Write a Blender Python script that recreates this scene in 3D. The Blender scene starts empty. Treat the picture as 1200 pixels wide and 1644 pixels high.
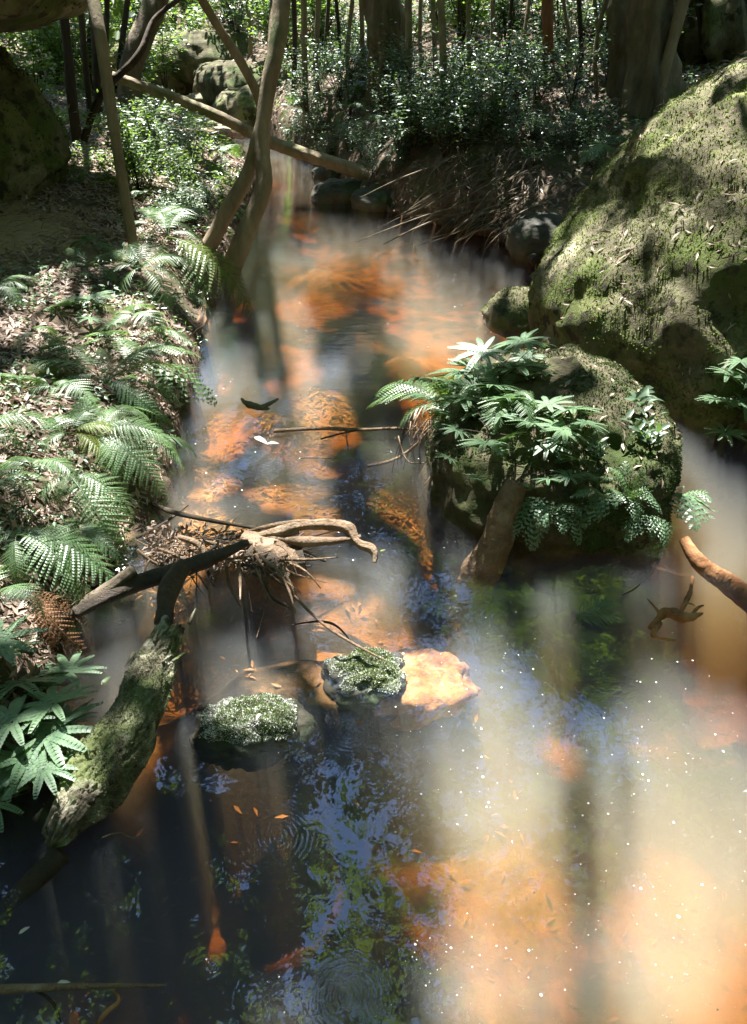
import bpy, math, random
import numpy as np
from mathutils import Vector, Matrix

rng = np.random.default_rng(7)
random.seed(7)
R = math.radians
C = bpy.context.scene.collection
SC = bpy.context.scene

# ------------------------------------------------------------------ camera
H, PITCH, F = 2.0, R(34.6), 1266.0
cam = bpy.data.cameras.new('camera'); camo = bpy.data.objects.new('camera', cam); C.objects.link(camo)
camo.location = (0, 0, H); camo.rotation_euler = (math.pi/2 - PITCH, 0, 0)
cam.sensor_fit = 'VERTICAL'; cam.angle = 2*math.atan(822/F); cam.clip_end = 500; cam.clip_start = 0.05
SC.camera = camo

# ------------------------------------------------------------------ light
SUN = np.array([-.0971, .3983, .9121]); SUN /= np.linalg.norm(SUN)     # towards the sun
w = bpy.data.worlds.new('World'); SC.world = w; w.use_nodes = True
nt = w.node_tree; bg = nt.nodes['Background']
sky = nt.nodes.new('ShaderNodeTexSky'); sky.sky_type = 'NISHITA'; sky.sun_disc = False
sky.ozone_density = 3.0; sky.dust_density = .2; sky.sun_elevation = math.asin(SUN[2]); sky.sun_rotation = math.atan2(SUN[0], SUN[1])
nt.links.new(sky.outputs[0], bg.inputs[0]); bg.inputs[1].default_value = 0.13
sl = bpy.data.lights.new('sun', 'SUN'); sl.energy = 5.0; sl.angle = R(0.5); sl.color = (1, .97, .92)
slo = bpy.data.objects.new('sun', sl); C.objects.link(slo)
slo.rotation_euler = Vector(SUN).to_track_quat('Z', 'Y').to_euler()
SC.view_settings.view_transform = 'Standard'; SC.view_settings.look = 'None'
SC.view_settings.gamma = 1; SC.view_settings.exposure = 2.55; SC.view_settings.use_curve_mapping = False
cy = SC.cycles
cy.use_denoising = True; cy.max_bounces = 7; cy.diffuse_bounces = 3; cy.glossy_bounces = 3
cy.transmission_bounces = 3; cy.transparent_max_bounces = 8; cy.volume_bounces = 0
cy.sample_clamp_indirect = 3.0; cy.caustics_reflective = False; cy.caustics_refractive = False

# ------------------------------------------------------------------ helpers
cp, sp = math.cos(PITCH), math.sin(PITCH)
def ray(px, py):
    X = (px-600)/F; a = (py-822)/F
    return np.array([X, cp - sp*a, -(sp + cp*a)])
def P(px, py, z=0.0):
    r = ray(px, py); t = (z-H)/r[2]
    return np.array([0, 0, H]) + r*t
def PY(px, py, y):
    r = ray(px, py); return np.array([0, 0, H]) + r*(y/r[1])

def _h(ix, iy, iz, seed):
    n = (ix.astype(np.int64)*73856093) ^ (iy.astype(np.int64)*19349663) ^ (iz.astype(np.int64)*83492791) ^ (seed*2654435761 & 0xffffffff)
    n = (n ^ (n >> 13)) * 1274126177 & 0xffffffff
    n = (n ^ (n >> 16)) * 2246822519 & 0xffffffff
    n = n ^ (n >> 15)
    return (n & 0xffff)/65535.0
def noise(p, seed=0):
    p = np.asarray(p, float)
    i = np.floor(p).astype(np.int64); f = p - i; f = f*f*(3-2*f)
    r = 0
    for a in (0, 1):
        for b in (0, 1):
            for c in (0, 1):
                wgt = (f[..., 0] if a else 1-f[..., 0])*(f[..., 1] if b else 1-f[..., 1])*(f[..., 2] if c else 1-f[..., 2])
                r = r + wgt*_h(i[..., 0]+a, i[..., 1]+b, i[..., 2]+c, seed)
    return r
def fbm(p, seed=0, octv=4, gain=.5):
    s = 0; a = 1; tot = 0; p = np.asarray(p, float)
    for k in range(octv):
        s = s + a*(noise(p*2**k, seed+k)-.5)*2; tot += a; a *= gain
    return s/tot
def xyz(x, y, z=0): return np.stack(np.broadcast_arrays(x, y, z), -1).astype(float)

def tag(o, label=None, cat=None, group=None, kind=None):
    if label: o['label'] = label
    if cat: o['category'] = cat
    if group: o['group'] = group
    if kind: o['kind'] = kind
    return o
def mesh_data(name, V, F, mat, smooth=False):
    me = bpy.data.meshes.new(name)
    V = np.asarray(V, np.float32); F = np.asarray(F, np.int32); m, k = F.shape
    me.vertices.add(len(V)); me.vertices.foreach_set('co', V.ravel())
    me.loops.add(m*k); me.loops.foreach_set('vertex_index', F.ravel())
    me.polygons.add(m); me.polygons.foreach_set('loop_start', np.arange(m, dtype=np.int32)*k)
    if smooth: me.polygons.foreach_set('use_smooth', np.ones(m, bool))
    me.update(calc_edges=True)
    if mat: me.materials.append(mat)
    return me
def obj(name, me, parent=None):
    o = bpy.data.objects.new(name, me); C.objects.link(o)
    if parent: o.parent = parent
    return o
def mk(name, V, F, mat, parent=None, smooth=False): return obj(name, mesh_data(name, V, F, mat, smooth), parent)
def empty(name, loc, label=None, cat=None, group=None):
    o = bpy.data.objects.new(name, None); C.objects.link(o); o.location = loc; o.empty_display_size = .1
    return tag(o, label, cat, group)
def copy_tree(o, parent=None):
    c = o.copy(); C.objects.link(c); c.parent = parent
    for ch in list(o.children): copy_tree(ch, c)
    return c
def merge(parts):
    Vs, Fs, n = [], [], 0
    for V, F in parts:
        V = np.asarray(V); Fs.append(np.asarray(F)+n); Vs.append(V); n += len(V)
    return np.concatenate(Vs), np.concatenate(Fs)

def arc(pts):
    d = np.r_[0, np.cumsum(np.linalg.norm(np.diff(np.asarray(pts, float), axis=0), axis=1))]; return d/d[-1]
def smooth_path(pts, n):
    pts = np.asarray(pts, float); u = np.linspace(0, 1, n); d = arc(pts)
    if len(pts) == 2: return pts[0]*(1-u[:, None])+pts[1]*u[:, None]
    h = np.diff(d)[:, None]; sl_ = np.diff(pts, axis=0)/h; m = np.empty_like(pts)
    m[1:-1] = (sl_[:-1]*h[1:]+sl_[1:]*h[:-1])/(h[1:]+h[:-1]); m[0] = 1.5*sl_[0]-.5*m[1]; m[-1] = 1.5*sl_[-1]-.5*m[-2]
    k = np.clip(np.searchsorted(d, u, side='right')-1, 0, len(pts)-2); hk = h[k]; s = ((u-d[k])[:, None])/hk
    return (2*s**3-3*s**2+1)*pts[k]+(s**3-2*s**2+s)*hk*m[k]+(-2*s**3+3*s**2)*pts[k+1]+(s**3-s**2)*hk*m[k+1]
def tube(pts, radii, sides=8, n=None, rough=0.0, rf=6.0, seed=0, cap=True, flute=0.0, nfl=5):
    """quads of a tapering tube; its surface is roughened by noise"""
    n = n or max(len(pts), 2)
    Pp = smooth_path(pts, n); r = np.interp(np.linspace(0, 1, n), arc(pts) if len(pts) == len(radii) else np.linspace(0, 1, len(radii)), radii)
    T = np.gradient(Pp, axis=0); T /= np.linalg.norm(T, axis=1)[:, None]+1e-9
    u = np.cross(T[0], [0, 0, 1.0]);
    if np.linalg.norm(u) < .1: u = np.cross(T[0], [1.0, 0, 0])
    u /= np.linalg.norm(u)
    V = np.zeros((n, sides, 3)); A = np.linspace(0, 2*math.pi, sides, endpoint=False)
    for i in range(n):
        u = u - T[i]*np.dot(u, T[i]); u /= np.linalg.norm(u); v = np.cross(T[i], u)
        V[i] = Pp[i] + r[i]*(np.cos(A)[:, None]*u+np.sin(A)[:, None]*v)
    if rough:
        N = V-Pp[:, None]
        q = V*rf; k = 1+rough*fbm(q, seed, 3)
        if flute: k = k+flute*np.cos(A*nfl+seed)[None]
        V = Pp[:, None]+N*k[..., None]
    i = np.arange(n-1)[:, None]*sides; j = np.arange(sides)[None]; j2 = (j+1) % sides
    Fq = np.stack([i+j, i+j2, i+sides+j2, i+sides+j], -1).reshape(-1, 4)
    V = V.reshape(-1, 3)
    if cap:
        V = np.vstack([V, Pp[0], Pp[-1]]); a, b = n*sides, n*sides+1
        j = np.arange(sides); j2 = (j+1) % sides
        Fq = np.vstack([Fq, np.stack([j2, j, np.full(sides, a), np.full(sides, a)], -1)[:, [0, 1, 2, 2]],
                        np.stack([(n-1)*sides+j, (n-1)*sides+j2, np.full(sides, b), np.full(sides, b)], -1)])
    return V, Fq
def tri(F):
    """quads to triangles, dropping collapsed ones"""
    if F.shape[1] == 3: return F
    T = np.vstack([F[:, [0, 1, 2]], F[:, [0, 2, 3]]])
    ok = (T[:, 0] != T[:, 1]) & (T[:, 1] != T[:, 2]) & (T[:, 0] != T[:, 2])
    return T[ok]
def tubes(specs):
    V, Fq = merge([tube(**s) if isinstance(s, dict) else tube(*s) for s in specs]); return V, tri(Fq)

def unit(a): return a/(np.linalg.norm(a, axis=-1, keepdims=True)+1e-9)
def leaves(c, d, nrm, L, Wd, fold=.25, curl=.15, six=False):
    """leaf blades: base point c, direction d, normal nrm, length L, width Wd"""
    c = np.asarray(c, float); d = unit(d); s = unit(np.cross(nrm, d)); nn = np.cross(d, s); n = len(c)
    L = np.broadcast_to(L, (n,))[:, None]; Wd = np.broadcast_to(Wd, (n,))[:, None]
    if six:
        V = np.stack([c, c+d*L*.3+s*Wd*.46+nn*Wd*fold, c+d*L*.7+s*Wd*.36+nn*(Wd*fold-L*curl*.4), c+d*L-nn*L*curl,
                      c+d*L*.7-s*Wd*.36+nn*(Wd*fold-L*curl*.4), c+d*L*.3-s*Wd*.46+nn*Wd*fold, c+d*L*.5-nn*L*curl*.2], 1)
        b = np.arange(n)[:, None]*7
        Fs = np.concatenate([b+np.array(t)[None] for t in ([0, 6, 1], [1, 6, 2], [2, 6, 3], [3, 6, 4], [4, 6, 5], [5, 6, 0])])
    else:
        V = np.stack([c, c+d*L*.45+s*Wd*.5+nn*Wd*fold, c+d*L-nn*L*curl, c+d*L*.45-s*Wd*.5+nn*Wd*fold], 1)
        b = np.arange(n)[:, None]*4
        Fs = np.concatenate([b+np.array([[0, 2, 1]]), b+np.array([[0, 3, 2]])])
    return V.reshape(-1, 3), Fs
def rdir(n, up=0.0):
    v = rng.normal(size=(n, 3)); v[:, 2] += up; return unit(v)

# ------------------------------------------------------------------ materials
def newmat(name):
    m = bpy.data.materials.new(name); m.use_nodes = True; nt = m.node_tree
    for n in list(nt.nodes): nt.nodes.remove(n)
    return m, nt, nt.nodes.new('ShaderNodeOutputMaterial')
def N(nt, t, **kw):
    n = nt.nodes.new('ShaderNode'+t)
    for k, v in kw.items():
        if k.startswith('i_'):
            key = k[2:]; key = int(key) if key.isdigit() else key.replace('_', ' ')
            n.inputs[key].default_value = v
        else: setattr(n, k, v)
    return n
def ramp(nt, src, stops, interp='LINEAR'):
    r = nt.nodes.new('ShaderNodeValToRGB'); r.color_ramp.interpolation = interp
    e = r.color_ramp.elements
    while len(e) > 1: e.remove(e[0])
    e[0].position, e[0].color = stops[0][0], (*stops[0][1], 1)
    for p, c in stops[1:]:
        x = e.new(p); x.color = (*c, 1)
    nt.links.new(src, r.inputs[0]); return r.outputs[0]
def mixc(nt, f, a, b, t='MIX'):
    m = nt.nodes.new('ShaderNodeMix'); m.data_type = 'RGBA'; m.blend_type = t
    for s, v in ((0, f), (6, a), (7, b)):
        if hasattr(v, 'links') or hasattr(v, 'node'): nt.links.new(v, m.inputs[s])
        else: m.inputs[s].default_value = v if s == 0 else (*v, 1)
    return m.outputs[2]
def math_(nt, op, a, b=0.0, clamp=False):
    m = nt.nodes.new('ShaderNodeMath'); m.operation = op; m.use_clamp = clamp
    for s, v in ((0, a), (1, b)):
        if hasattr(v, 'node'): nt.links.new(v, m.inputs[s])
        else: m.inputs[s].default_value = v
    return m.outputs[0]
def tex(nt, scale, detail=6, rough=.6, stretch=None, coord='Object', dist=0.0):
    tc = nt.nodes.new('ShaderNodeTexCoord'); n = N(nt, 'TexNoise', i_Scale=scale, i_Detail=detail, i_Roughness=rough, i_Distortion=dist)
    src = tc.outputs[coord]
    if stretch:
        mp = nt.nodes.new('ShaderNodeMapping'); mp.inputs['Scale'].default_value = stretch
        nt.links.new(src, mp.inputs[0]); src = mp.outputs[0]
    nt.links.new(src, n.inputs['Vector']); return n.outputs['Fac']
def rough_mat(name, stops, scale=6, rough=.85, bump=.4, bscale=40, stretch=None, spec=.3, extra=None, bdist=.01):
    m, nt, out = newmat(name)
    col = ramp(nt, tex(nt, scale, 8, .65, stretch), stops)
    if extra:                                      # (scale, lo, hi, colour): patches of a second colour
        for sc_, lo, hi, c in extra:
            f = ramp(nt, tex(nt, sc_, 5, .6), [(lo, (0, 0, 0)), (hi, (1, 1, 1))]); col = mixc(nt, f, col, c)
    b = N(nt, 'BsdfPrincipled', i_Roughness=rough); b.inputs['Specular IOR Level'].default_value = spec
    nt.links.new(col, b.inputs['Base Color'])
    bp = N(nt, 'Bump', i_Strength=bump, i_Distance=bdist); nt.links.new(tex(nt, bscale, 6, .7, stretch), bp.inputs['Height'])
    nt.links.new(bp.outputs[0], b.inputs['Normal']); nt.links.new(b.outputs[0], out.inputs[0]); return m
def leaf_mat(name, dark, light, trans, rough=.35, tr=.35, spec=.5, sheen=None):
    m, nt, out = newmat(name)
    g = nt.nodes.new('ShaderNodeNewGeometry'); oi = nt.nodes.new('ShaderNodeObjectInfo')
    f = math_(nt, 'ADD', math_(nt, 'MULTIPLY', g.outputs['Random Per Island'], .6), math_(nt, 'MULTIPLY', oi.outputs['Random'], .4))
    col = mixc(nt, f, dark, light)
    b = N(nt, 'BsdfPrincipled', i_Roughness=rough); b.inputs['Specular IOR Level'].default_value = spec
    nt.links.new(col, b.inputs['Base Color'])
    t = nt.nodes.new('ShaderNodeBsdfTranslucent')
    tcol = mixc(nt, f, tuple(x*.75 for x in trans), trans); nt.links.new(tcol, t.inputs[0])
    mx = N(nt, 'MixShader'); mx.inputs[0].default_value = tr
    nt.links.new(b.outputs[0], mx.inputs[1]); nt.links.new(t.outputs[0], mx.inputs[2]); nt.links.new(mx.outputs[0], out.inputs[0])
    return m
M = {}
M['fern'] = leaf_mat('fern_green', (.065, .13, .06), (.15, .24, .1), (.2, .36, .05), rough=.42, tr=.35, spec=.9)
M['fern_yellow'] = leaf_mat('fern_yellow_green', (.1, .15, .03), (.17, .2, .05), (.3, .42, .05), rough=.45, tr=.5)
M['fern_dead'] = leaf_mat('dead_frond_brown', (.13, .07, .035), (.22, .12, .06), (.25, .12, .05), rough=.7, tr=.3, spec=.2)
M['umbrella'] = leaf_mat('coral_fern_green', (.08, .15, .09), (.16, .25, .13), (.18, .34, .07), rough=.42, tr=.3, spec=.8)
M['shrub'] = leaf_mat('glossy_leaf', (.045, .085, .055), (.11, .17, .1), (.15, .28, .05), rough=.4, tr=.3, spec=1.0)
M['shrub2'] = leaf_mat('broad_leaf', (.05, .1, .035), (.13, .19, .07), (.24, .4, .05), rough=.4, tr=.45, spec=.8)
M['canopy'] = leaf_mat('canopy_leaf', (.035, .065, .02), (.08, .12, .04), (.24, .38, .03), rough=.4, tr=.42, spec=.5)
M['litter'] = leaf_mat('dead_leaf', (.11, .07, .05), (.5, .39, .31), (.15, .1, .06), rough=.55, tr=.15, spec=.4)
M['litter_wet'] = leaf_mat('sodden_leaf', (.1, .05, .02), (.33, .18, .07), (.15, .08, .03), rough=.5, tr=.1, spec=.3)
M['moss'] = leaf_mat('moss_tuft', (.045, .08, .02), (.14, .19, .055), (.2, .28, .05), rough=.7, tr=.3, spec=.15)
M['moss_pale'] = leaf_mat('pale_log_moss', (.1, .11, .065), (.38, .4, .27), (.25, .28, .12), rough=.8, tr=.2, spec=.1)
M['moss_dark'] = leaf_mat('dark_moss_tuft', (.02, .035, .014), (.085, .11, .04), (.09, .13, .04), rough=.7, tr=.3, spec=.15)
M['bark'] = rough_mat('grey_brown_bark', [(.3, (.05, .04, .028)), (.55, (.15, .12, .085)), (.75, (.26, .22, .16))], 7, .9, .8, 30, (1, 1, .25), extra=[(3, .55, .7, (.07, .085, .03))], bdist=.022)
M['bark_pale'] = rough_mat('pale_bark', [(.3, (.13, .1, .065)), (.6, (.26, .21, .14)), (.8, (.36, .31, .23))], 9, .85, .6, 35, (1, 1, .3), extra=[(4, .55, .7, (.1, .12, .05))], bdist=.022)
M['bark_red'] = rough_mat('red_brown_bark', [(.3, (.16, .06, .03)), (.7, (.3, .13, .07))], 9, .85, .7, 35, (1, 1, .2))
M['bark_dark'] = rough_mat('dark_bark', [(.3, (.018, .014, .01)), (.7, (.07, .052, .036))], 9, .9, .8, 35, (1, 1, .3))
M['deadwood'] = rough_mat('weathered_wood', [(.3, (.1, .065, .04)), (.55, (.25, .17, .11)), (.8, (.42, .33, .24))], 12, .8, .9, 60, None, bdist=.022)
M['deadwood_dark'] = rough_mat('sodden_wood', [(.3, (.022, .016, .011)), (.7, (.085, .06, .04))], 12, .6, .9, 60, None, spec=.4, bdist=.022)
M['rotten'] = rough_mat('rotten_log_wood', [(.36, (.03, .024, .018)), (.48, (.15, .13, .09)), (.6, (.4, .38, .29))], 11, .9, 1.0, 45, None, extra=[(5, .5, .6, (.15, .18, .07))], bdist=.02)
M['rock_moss'] = rough_mat('mossy_sandstone', [(.3, (.05, .045, .03)), (.5, (.15, .135, .085)), (.7, (.33, .3, .21))], 3.0, .95, .9, 45, None, spec=.15, extra=[(2.2, .46, .58, (.085, .105, .035)), (5, .54, .68, (.17, .18, .075)), (9, .55, .62, (.05, .045, .03))], bdist=.02)
M['rock_damp'] = rough_mat('damp_mossy_rock', [(.3, (.025, .024, .016)), (.5, (.085, .075, .045)), (.7, (.19, .165, .11))], 4.0, .9, .9, 45, None, spec=.2, extra=[(2.6, .48, .6, (.05, .07, .022)), (7, .56, .68, (.13, .14, .06))], bdist=.02)
M['rock_dark'] = rough_mat('damp_dark_rock', [(.3, (.018, .018, .012)), (.7, (.07, .065, .045))], 6, .7, .8, 40, None, spec=.35, extra=[(4, .5, .62, (.03, .05, .018))])
M['sandstone'] = rough_mat('pale_creek_stone', [(.3, (.14, .11, .07)), (.7, (.36, .3, .2))], 6, .8, .7, 40, None, extra=[(4, .5, .62, (.1, .12, .04))])
M['orange_wood'] = rough_mat('orange_algae_wood', [(.3, (.14, .06, .025)), (.5, (.28, .13, .055)), (.7, (.42, .23, .11))], 14, .8, .9, 60)
M['foam'] = rough_mat('white_fleck', [(.3, (.7, .7, .66)), (.7, (.85, .85, .8))], 30, .5, .1, 60)
M['white_leaf'] = rough_mat('bleached_leaf', [(.3, (.34, .3, .24)), (.7, (.6, .56, .49))], 20, .5, .2, 60)
M['moss_white'] = leaf_mat('frosted_moss_tip', (.42, .46, .36), (.8, .82, .76), (.4, .45, .3), rough=.5, tr=.2, spec=.5)

# ------------------------------------------------------------------ shape of the valley
Lp = np.array([(-3.0, -7), (-2.0, -2), (-1.5, .3), (-1.25, .9), (-1.12, 1.3), (-.93, 1.55), (-1.1, 1.9), (-1.1, 2.3), (-1.0, 2.65), (-.95, 3.0), (-1.0, 3.6), (-1.05, 4.3),
               (-1.15, 5.2), (-1.25, 6.2), (-1.18, 7.2), (-1.2, 8.2), (-1.3, 9.6), (-1.75, 11), (-2.6, 13), (-3.9, 17), (-5.6, 23), (-8, 32)])
Rp = np.array([(3.5, -7), (2.8, -2), (2.5, 1), (2.35, 2.4), (2.1, 3.3), (1.6, 4.1), (1.05, 5.0), (1.25, 5.8), (1.4, 6.7), (1.0, 7.3), (.3, 7.9), (-.15, 8.5), (-.3, 9.3),
               (-.6, 10.2), (-.95, 11), (-1.7, 12.9), (-3.2, 17), (-4.9, 23), (-7, 32)])
def pdist(x, y, poly):
    best = np.full(np.shape(x), 1e9)
    for a, b in zip(poly[:-1], poly[1:]):
        d = b-a; t = np.clip(((x-a[0])*d[0]+(y-a[1])*d[1])/(d@d), 0, 1)
        best = np.minimum(best, np.hypot(x-a[0]-t*d[0], y-a[1]-t*d[1]))
    return best
def g2(x, y, cx, cy_, rx, ry, a=0.0):
    ca, sa = math.cos(a), math.sin(a); u = ((x-cx)*ca+(y-cy_)*sa)/rx; v = (-(x-cx)*sa+(y-cy_)*ca)/ry
    return np.exp(-(u*u+v*v))
def hgt(x, y):
    x = np.asarray(x, float); y = np.asarray(y, float)
    p = xyz(x, y)
    xw = x+.12*fbm(p*1.7, 11, 3); yw = y+.12*fbm(p*1.7, 23, 3)
    xl = np.interp(yw, Lp[:, 1], Lp[:, 0]); xr = np.interp(yw, Rp[:, 1], Rp[:, 0])
    dl = pdist(xw, yw, Lp); dr = pdist(xw, yw, Rp)
    s = np.sqrt
    left = .30*(1-np.exp(-dl/.22)) + .14*dl + .0015*dl**2.2
    steep = np.clip((y-6)/2, 0, 1)
    right = (.25+.35*steep)*(1-np.exp(-dr/(.3))) + .2*dr + .001*dr**2.2
    bed = -(.05+.42*(1-np.exp(-np.minimum(dl, dr)/.55)))
    bed = bed - .35*g2(x, y, 1.3, 1.2, 1.6, 1.2) - .25*g2(x, y, -.6, .7, .7, .7) - .3*g2(x, y, -.6, 1.45, .4, .3) - .6*g2(x, y, 1.55, 2.9, .6, .7) - .3*g2(x, y, -.75, 2.15, .3, .35)
    # shallows: the bar round the mossy stones, the mid-channel riffle, the far shoals
    def lift(b, target, wgt): return b*(1-wgt)+target*wgt
    bed = lift(bed, -.03, np.clip(g2(x, y, -.2, 1.95, .50, .20, -.1)*1.3, 0, .98))
    bed = lift(bed, -.05, g2(x, y, .05, 2.02, .28, .2)*.95)
    bed = lift(bed, -.11, np.clip(g2(x, y, -.45, 3.3, .6, .75)*1.3, 0, .97))
    bed = lift(bed, -.16, g2(x, y, -.2, 2.6, .35, .35)*.8)
    bed = lift(bed, -.46, np.clip(g2(x, y, -.1, 5.9, 1.6, 2.2)*1.6, 0, .95))
    for mx_, my_, mr in ((-.33, 4.6, .3), (.22, 5.1, .32), (-.62, 4.25, .2), (-.45, 7.05, .35), (.35, 7.8, .3), (-.1, 5.75, .25)): bed = lift(bed, -.2, g2(x, y, mx_, my_, mr, mr*1.1)*.9)
    bed = lift(bed, -.42, np.clip((y-8.5)/2, 0, 1))
    z = np.where(x < xl, left, np.where(x > xr, right, bed))
    far = np.clip((np.hypot(x, y-5)-13)/25, 0, 1)
    z = z + far*np.where((x < xl) | (x > xr), 3.5, 0) + np.clip((y-15)/30, 0, 1)*3.5 + np.clip((y-40)/40, 0, 1)*14 + np.clip((np.abs(x)-22)/40, 0, 1)*14
    z = z + np.clip((-5.5-y)/1.5, 0, 1)*1.2
    land = np.clip(z*4, 0, 1)
    z = z + land*(.10*fbm(p*1.1, 5, 3)+.035*fbm(p*5, 6, 3)) + (1-land)*(.03*fbm(p*4, 8, 3))
    # trodden sandy flat under the left boulder
    k = g2(x, y, -2.75, 5.6, .75, .7); z = z*(1-k*.8)+.5*k*.8
    return z
def hg(x, y): return float(hgt(np.array([x]), np.array([y]))[0])
def G(px, py):
    """where the line of sight through a photo pixel meets the ground (or the water)"""
    r = ray(px, py); t = np.linspace(.5, 60, 6000); pts = np.array([0, 0, H])+r*t[:, None]
    h = np.maximum(hgt(pts[:, 0], pts[:, 1]), 0); k = np.argmax(pts[:, 2] < h)
    return pts[k] if pts[k, 2] < h[k] else pts[-1]
def nrm(x, y, e=.06):
    return unit(np.stack([hgt(x-e, y)-hgt(x+e, y), hgt(x, y-e)-hgt(x, y+e), np.full(np.shape(x), 2*e)], -1))

# where the sun comes through the canopy: (px, py, z, half-width, half-height, turn) as read off the photograph, laid on the ground
SPOTS = [
 (760,1060,0,50,95,-20),(815,1180,0,85,110,-25),(780,1290,-.1,70,90,-10),(1070,1120,0,75,95,-15),(1130,1300,0,110,150,-10),(1090,1500,0,100,110,0),
 (750,1540,0,110,85,0),(1180,1180,0,60,100,0),(640,1185,0,45,12,0),(370,1030,0,42,20,10),(455,1010,0,26,16,0),(435,1125,0,50,28,0),
 (430,1068,0,55,18,0),(425,1112,.07,75,34,0),(600,1060,.05,60,38,0),(600,1070,.05,50,30,0),(655,1078,0,75,50,0),(400,1085,0,75,26,0),(540,1060,0,40,26,0),(560,960,0,70,50,0),(610,900,0,40,40,0),
 (340,790,0,45,30,0),(430,720,0,45,26,0),(420,790,0,45,18,0),(330,690,0,40,30,0),(500,760,0,40,35,0),(500,860,0,50,14,0),
 (525,585,0,50,28,0),(440,612,0,30,18,0),(650,522,0,42,16,0),(600,480,0,80,3,0),(525,388,0,60,4,0),(650,352,0,40,3,0),
 (740,850,0,14,20,0),
 (455,1608,0,45,40,0),(440,1300,0,0.1,0.1,0),
 (200,600,.5,90,60,20),(60,690,.45,60,40,0),(240,760,.4,40,40,0),(150,860,.35,60,50,0),(240,650,.45,45,35,30),(300,575,.4,40,20,0),(90,600,.5,50,25,0),(180,500,.5,30,22,0),(100,480,.5,40,25,0),(60,500,.45,45,50,30),(300,620,.4,45,25,0),
 (290,370,.5,55,25,-15),(230,420,.6,50,30,0),(345,450,.45,60,40,35),(110,400,.4,25,15,0),(60,440,.4,30,15,0),
 (90,745,.4,70,35,10),(20,870,.35,45,60,0),(120,680,.45,60,25,0),(220,710,.35,40,45,0),(130,850,.4,45,45,0),(130,930,.35,60,30,0),
 (20,1035,.4,30,18,0),(90,1090,.35,60,35,0),(60,1200,.2,60,40,0),(255,1075,.14,24,60,25),(205,1175,.14,30,45,25),(135,1290,.12,28,36,30),
 (400,880,.12,80,22,0),(540,850,.12,60,20,0),(290,870,.12,60,20,0),
 (980,310,1.0,70,55,-35),(900,420,.6,40,45,-30),(1110,210,1.3,90,45,-30),(1180,330,1.1,40,40,0),(1040,560,.6,50,35,0),(1010,600,.5,30,35,0),(1150,480,.9,50,55,0),(1120,600,.7,32,24,0),
 (930,550,.5,60,12,0),(1170,600,.7,24,20,0),(840,480,.1,30,25,0),(640,655,.15,70,35,0),(740,620,.35,70,60,0),(820,560,.5,75,40,0),(900,660,.45,90,40,0),(780,690,.4,95,45,0),
 (1040,805,.25,40,30,0),(1120,815,.2,14,14,0),(1030,690,.4,45,30,0),(880,835,.25,40,35,0),(1010,760,.3,30,30,0),
 (690,240,.9,75,55,0),(640,200,.9,60,40,0),(720,200,1,50,40,0),(600,210,.8,50,30,0),(770,270,.8,40,40,0),(840,170,1.0,80,35,0),(1140,110,1.3,60,20,0),(960,120,1.2,40,20,0),(760,140,1,60,25,0),
 (480,250,.3,40,30,0),(360,230,0,50,25,0),(330,170,.1,50,30,0),(290,100,.3,60,40,0),(470,180,.5,60,30,0),(560,330,.1,60,12,0),(585,320,.3,18,28,0),
 (240,270,.6,60,40,0),(200,200,.6,50,40,0),(140,250,.6,30,20,0),(300,320,.4,60,30,0),(100,340,.5,60,18,0),(430,330,.5,30,60,0),(430,120,1.4,30,80,0),(190,320,1,15,40,0),
 (330,160,.9,60,20,20),(520,240,.7,90,20,15),(800,330,.4,40,50,0),(880,300,.5,30,40,0),(60,180,1.2,40,70,0),
]
def _spot(s):
    px, py, z, rx, ry, a = s; a = R(a)
    off = lambda q: (q - SUN*(q[2]/SUN[2]))[:2]
    c = off(P(px, py, z)); u = off(P(px+rx*math.cos(a), py-rx*math.sin(a), z))-c; v = off(P(px+ry*math.sin(a), py+ry*math.cos(a), z))-c
    return c, np.linalg.inv(np.array([u, v]).T)
SP = [_spot(s) for s in SPOTS]
PART = [(*_spot(s[:6]), s[6], s[2] >= .3) for s in [(980, 1330, 0, 330, 330, 0, .1), (800, 1180, 0, 150, 230, -15, .06), (850, 690, .4, 200, 130, 0, .03), (1060, 400, .8, 220, 220, 0, .2),
        (150, 720, .4, 230, 260, 0, .2), (400, 780, 0, 150, 110, 0, .7), (90, 345, .5, 120, 60, 0, .1), (800, 210, .8, 300, 130, 0, .09), (480, 170, .5, 250, 90, 0, .09)]]
def sunlit(x, y):
    q = np.full(np.shape(x), 9.0)
    for c, Mi in SP:
        dx, dy = x-c[0], y-c[1]
        q = np.minimum(q, np.hypot(Mi[0, 0]*dx+Mi[0, 1]*dy, Mi[1, 0]*dx+Mi[1, 1]*dy))
    p = xyz(x, y); q0 = q*1.4
    q = q + .5*fbm(p*3.5, 41, 3) + .75*fbm(p*9, 47, 2)*np.clip((1.9-np.hypot(x-1.2, y-1.3))*2, 0, 1)*0 + .6*fbm(p*8, 47, 2)*(np.hypot(x-1.1, y-1.4) > 1.35); q = np.minimum(q, q0)
    fl = noise(p*2.6, 77)*.6+noise(p*6, 78)*.4
    far = np.clip((y-6)/6, 0, 1)
    land = hgt(x, y) > .05
    thr = np.where(land, .68-.2*far, .9)
    lit = (q < 1) | (fl > thr)
    keep = np.where(land, .34-.24*far, 1.0-.45*far)
    for c, Mi, kp, dry in PART:
        dx, dy = x-c[0], y-c[1]; qq = np.hypot(Mi[0, 0]*dx+Mi[0, 1]*dy, Mi[1, 0]*dx+Mi[1, 1]*dy)+.35*fbm(p*2.2, 43, 3)
        keep = np.where((qq < 1) & (land | (not dry)), np.minimum(keep, kp), keep)
    return np.where(lit, .0001, keep)

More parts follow.
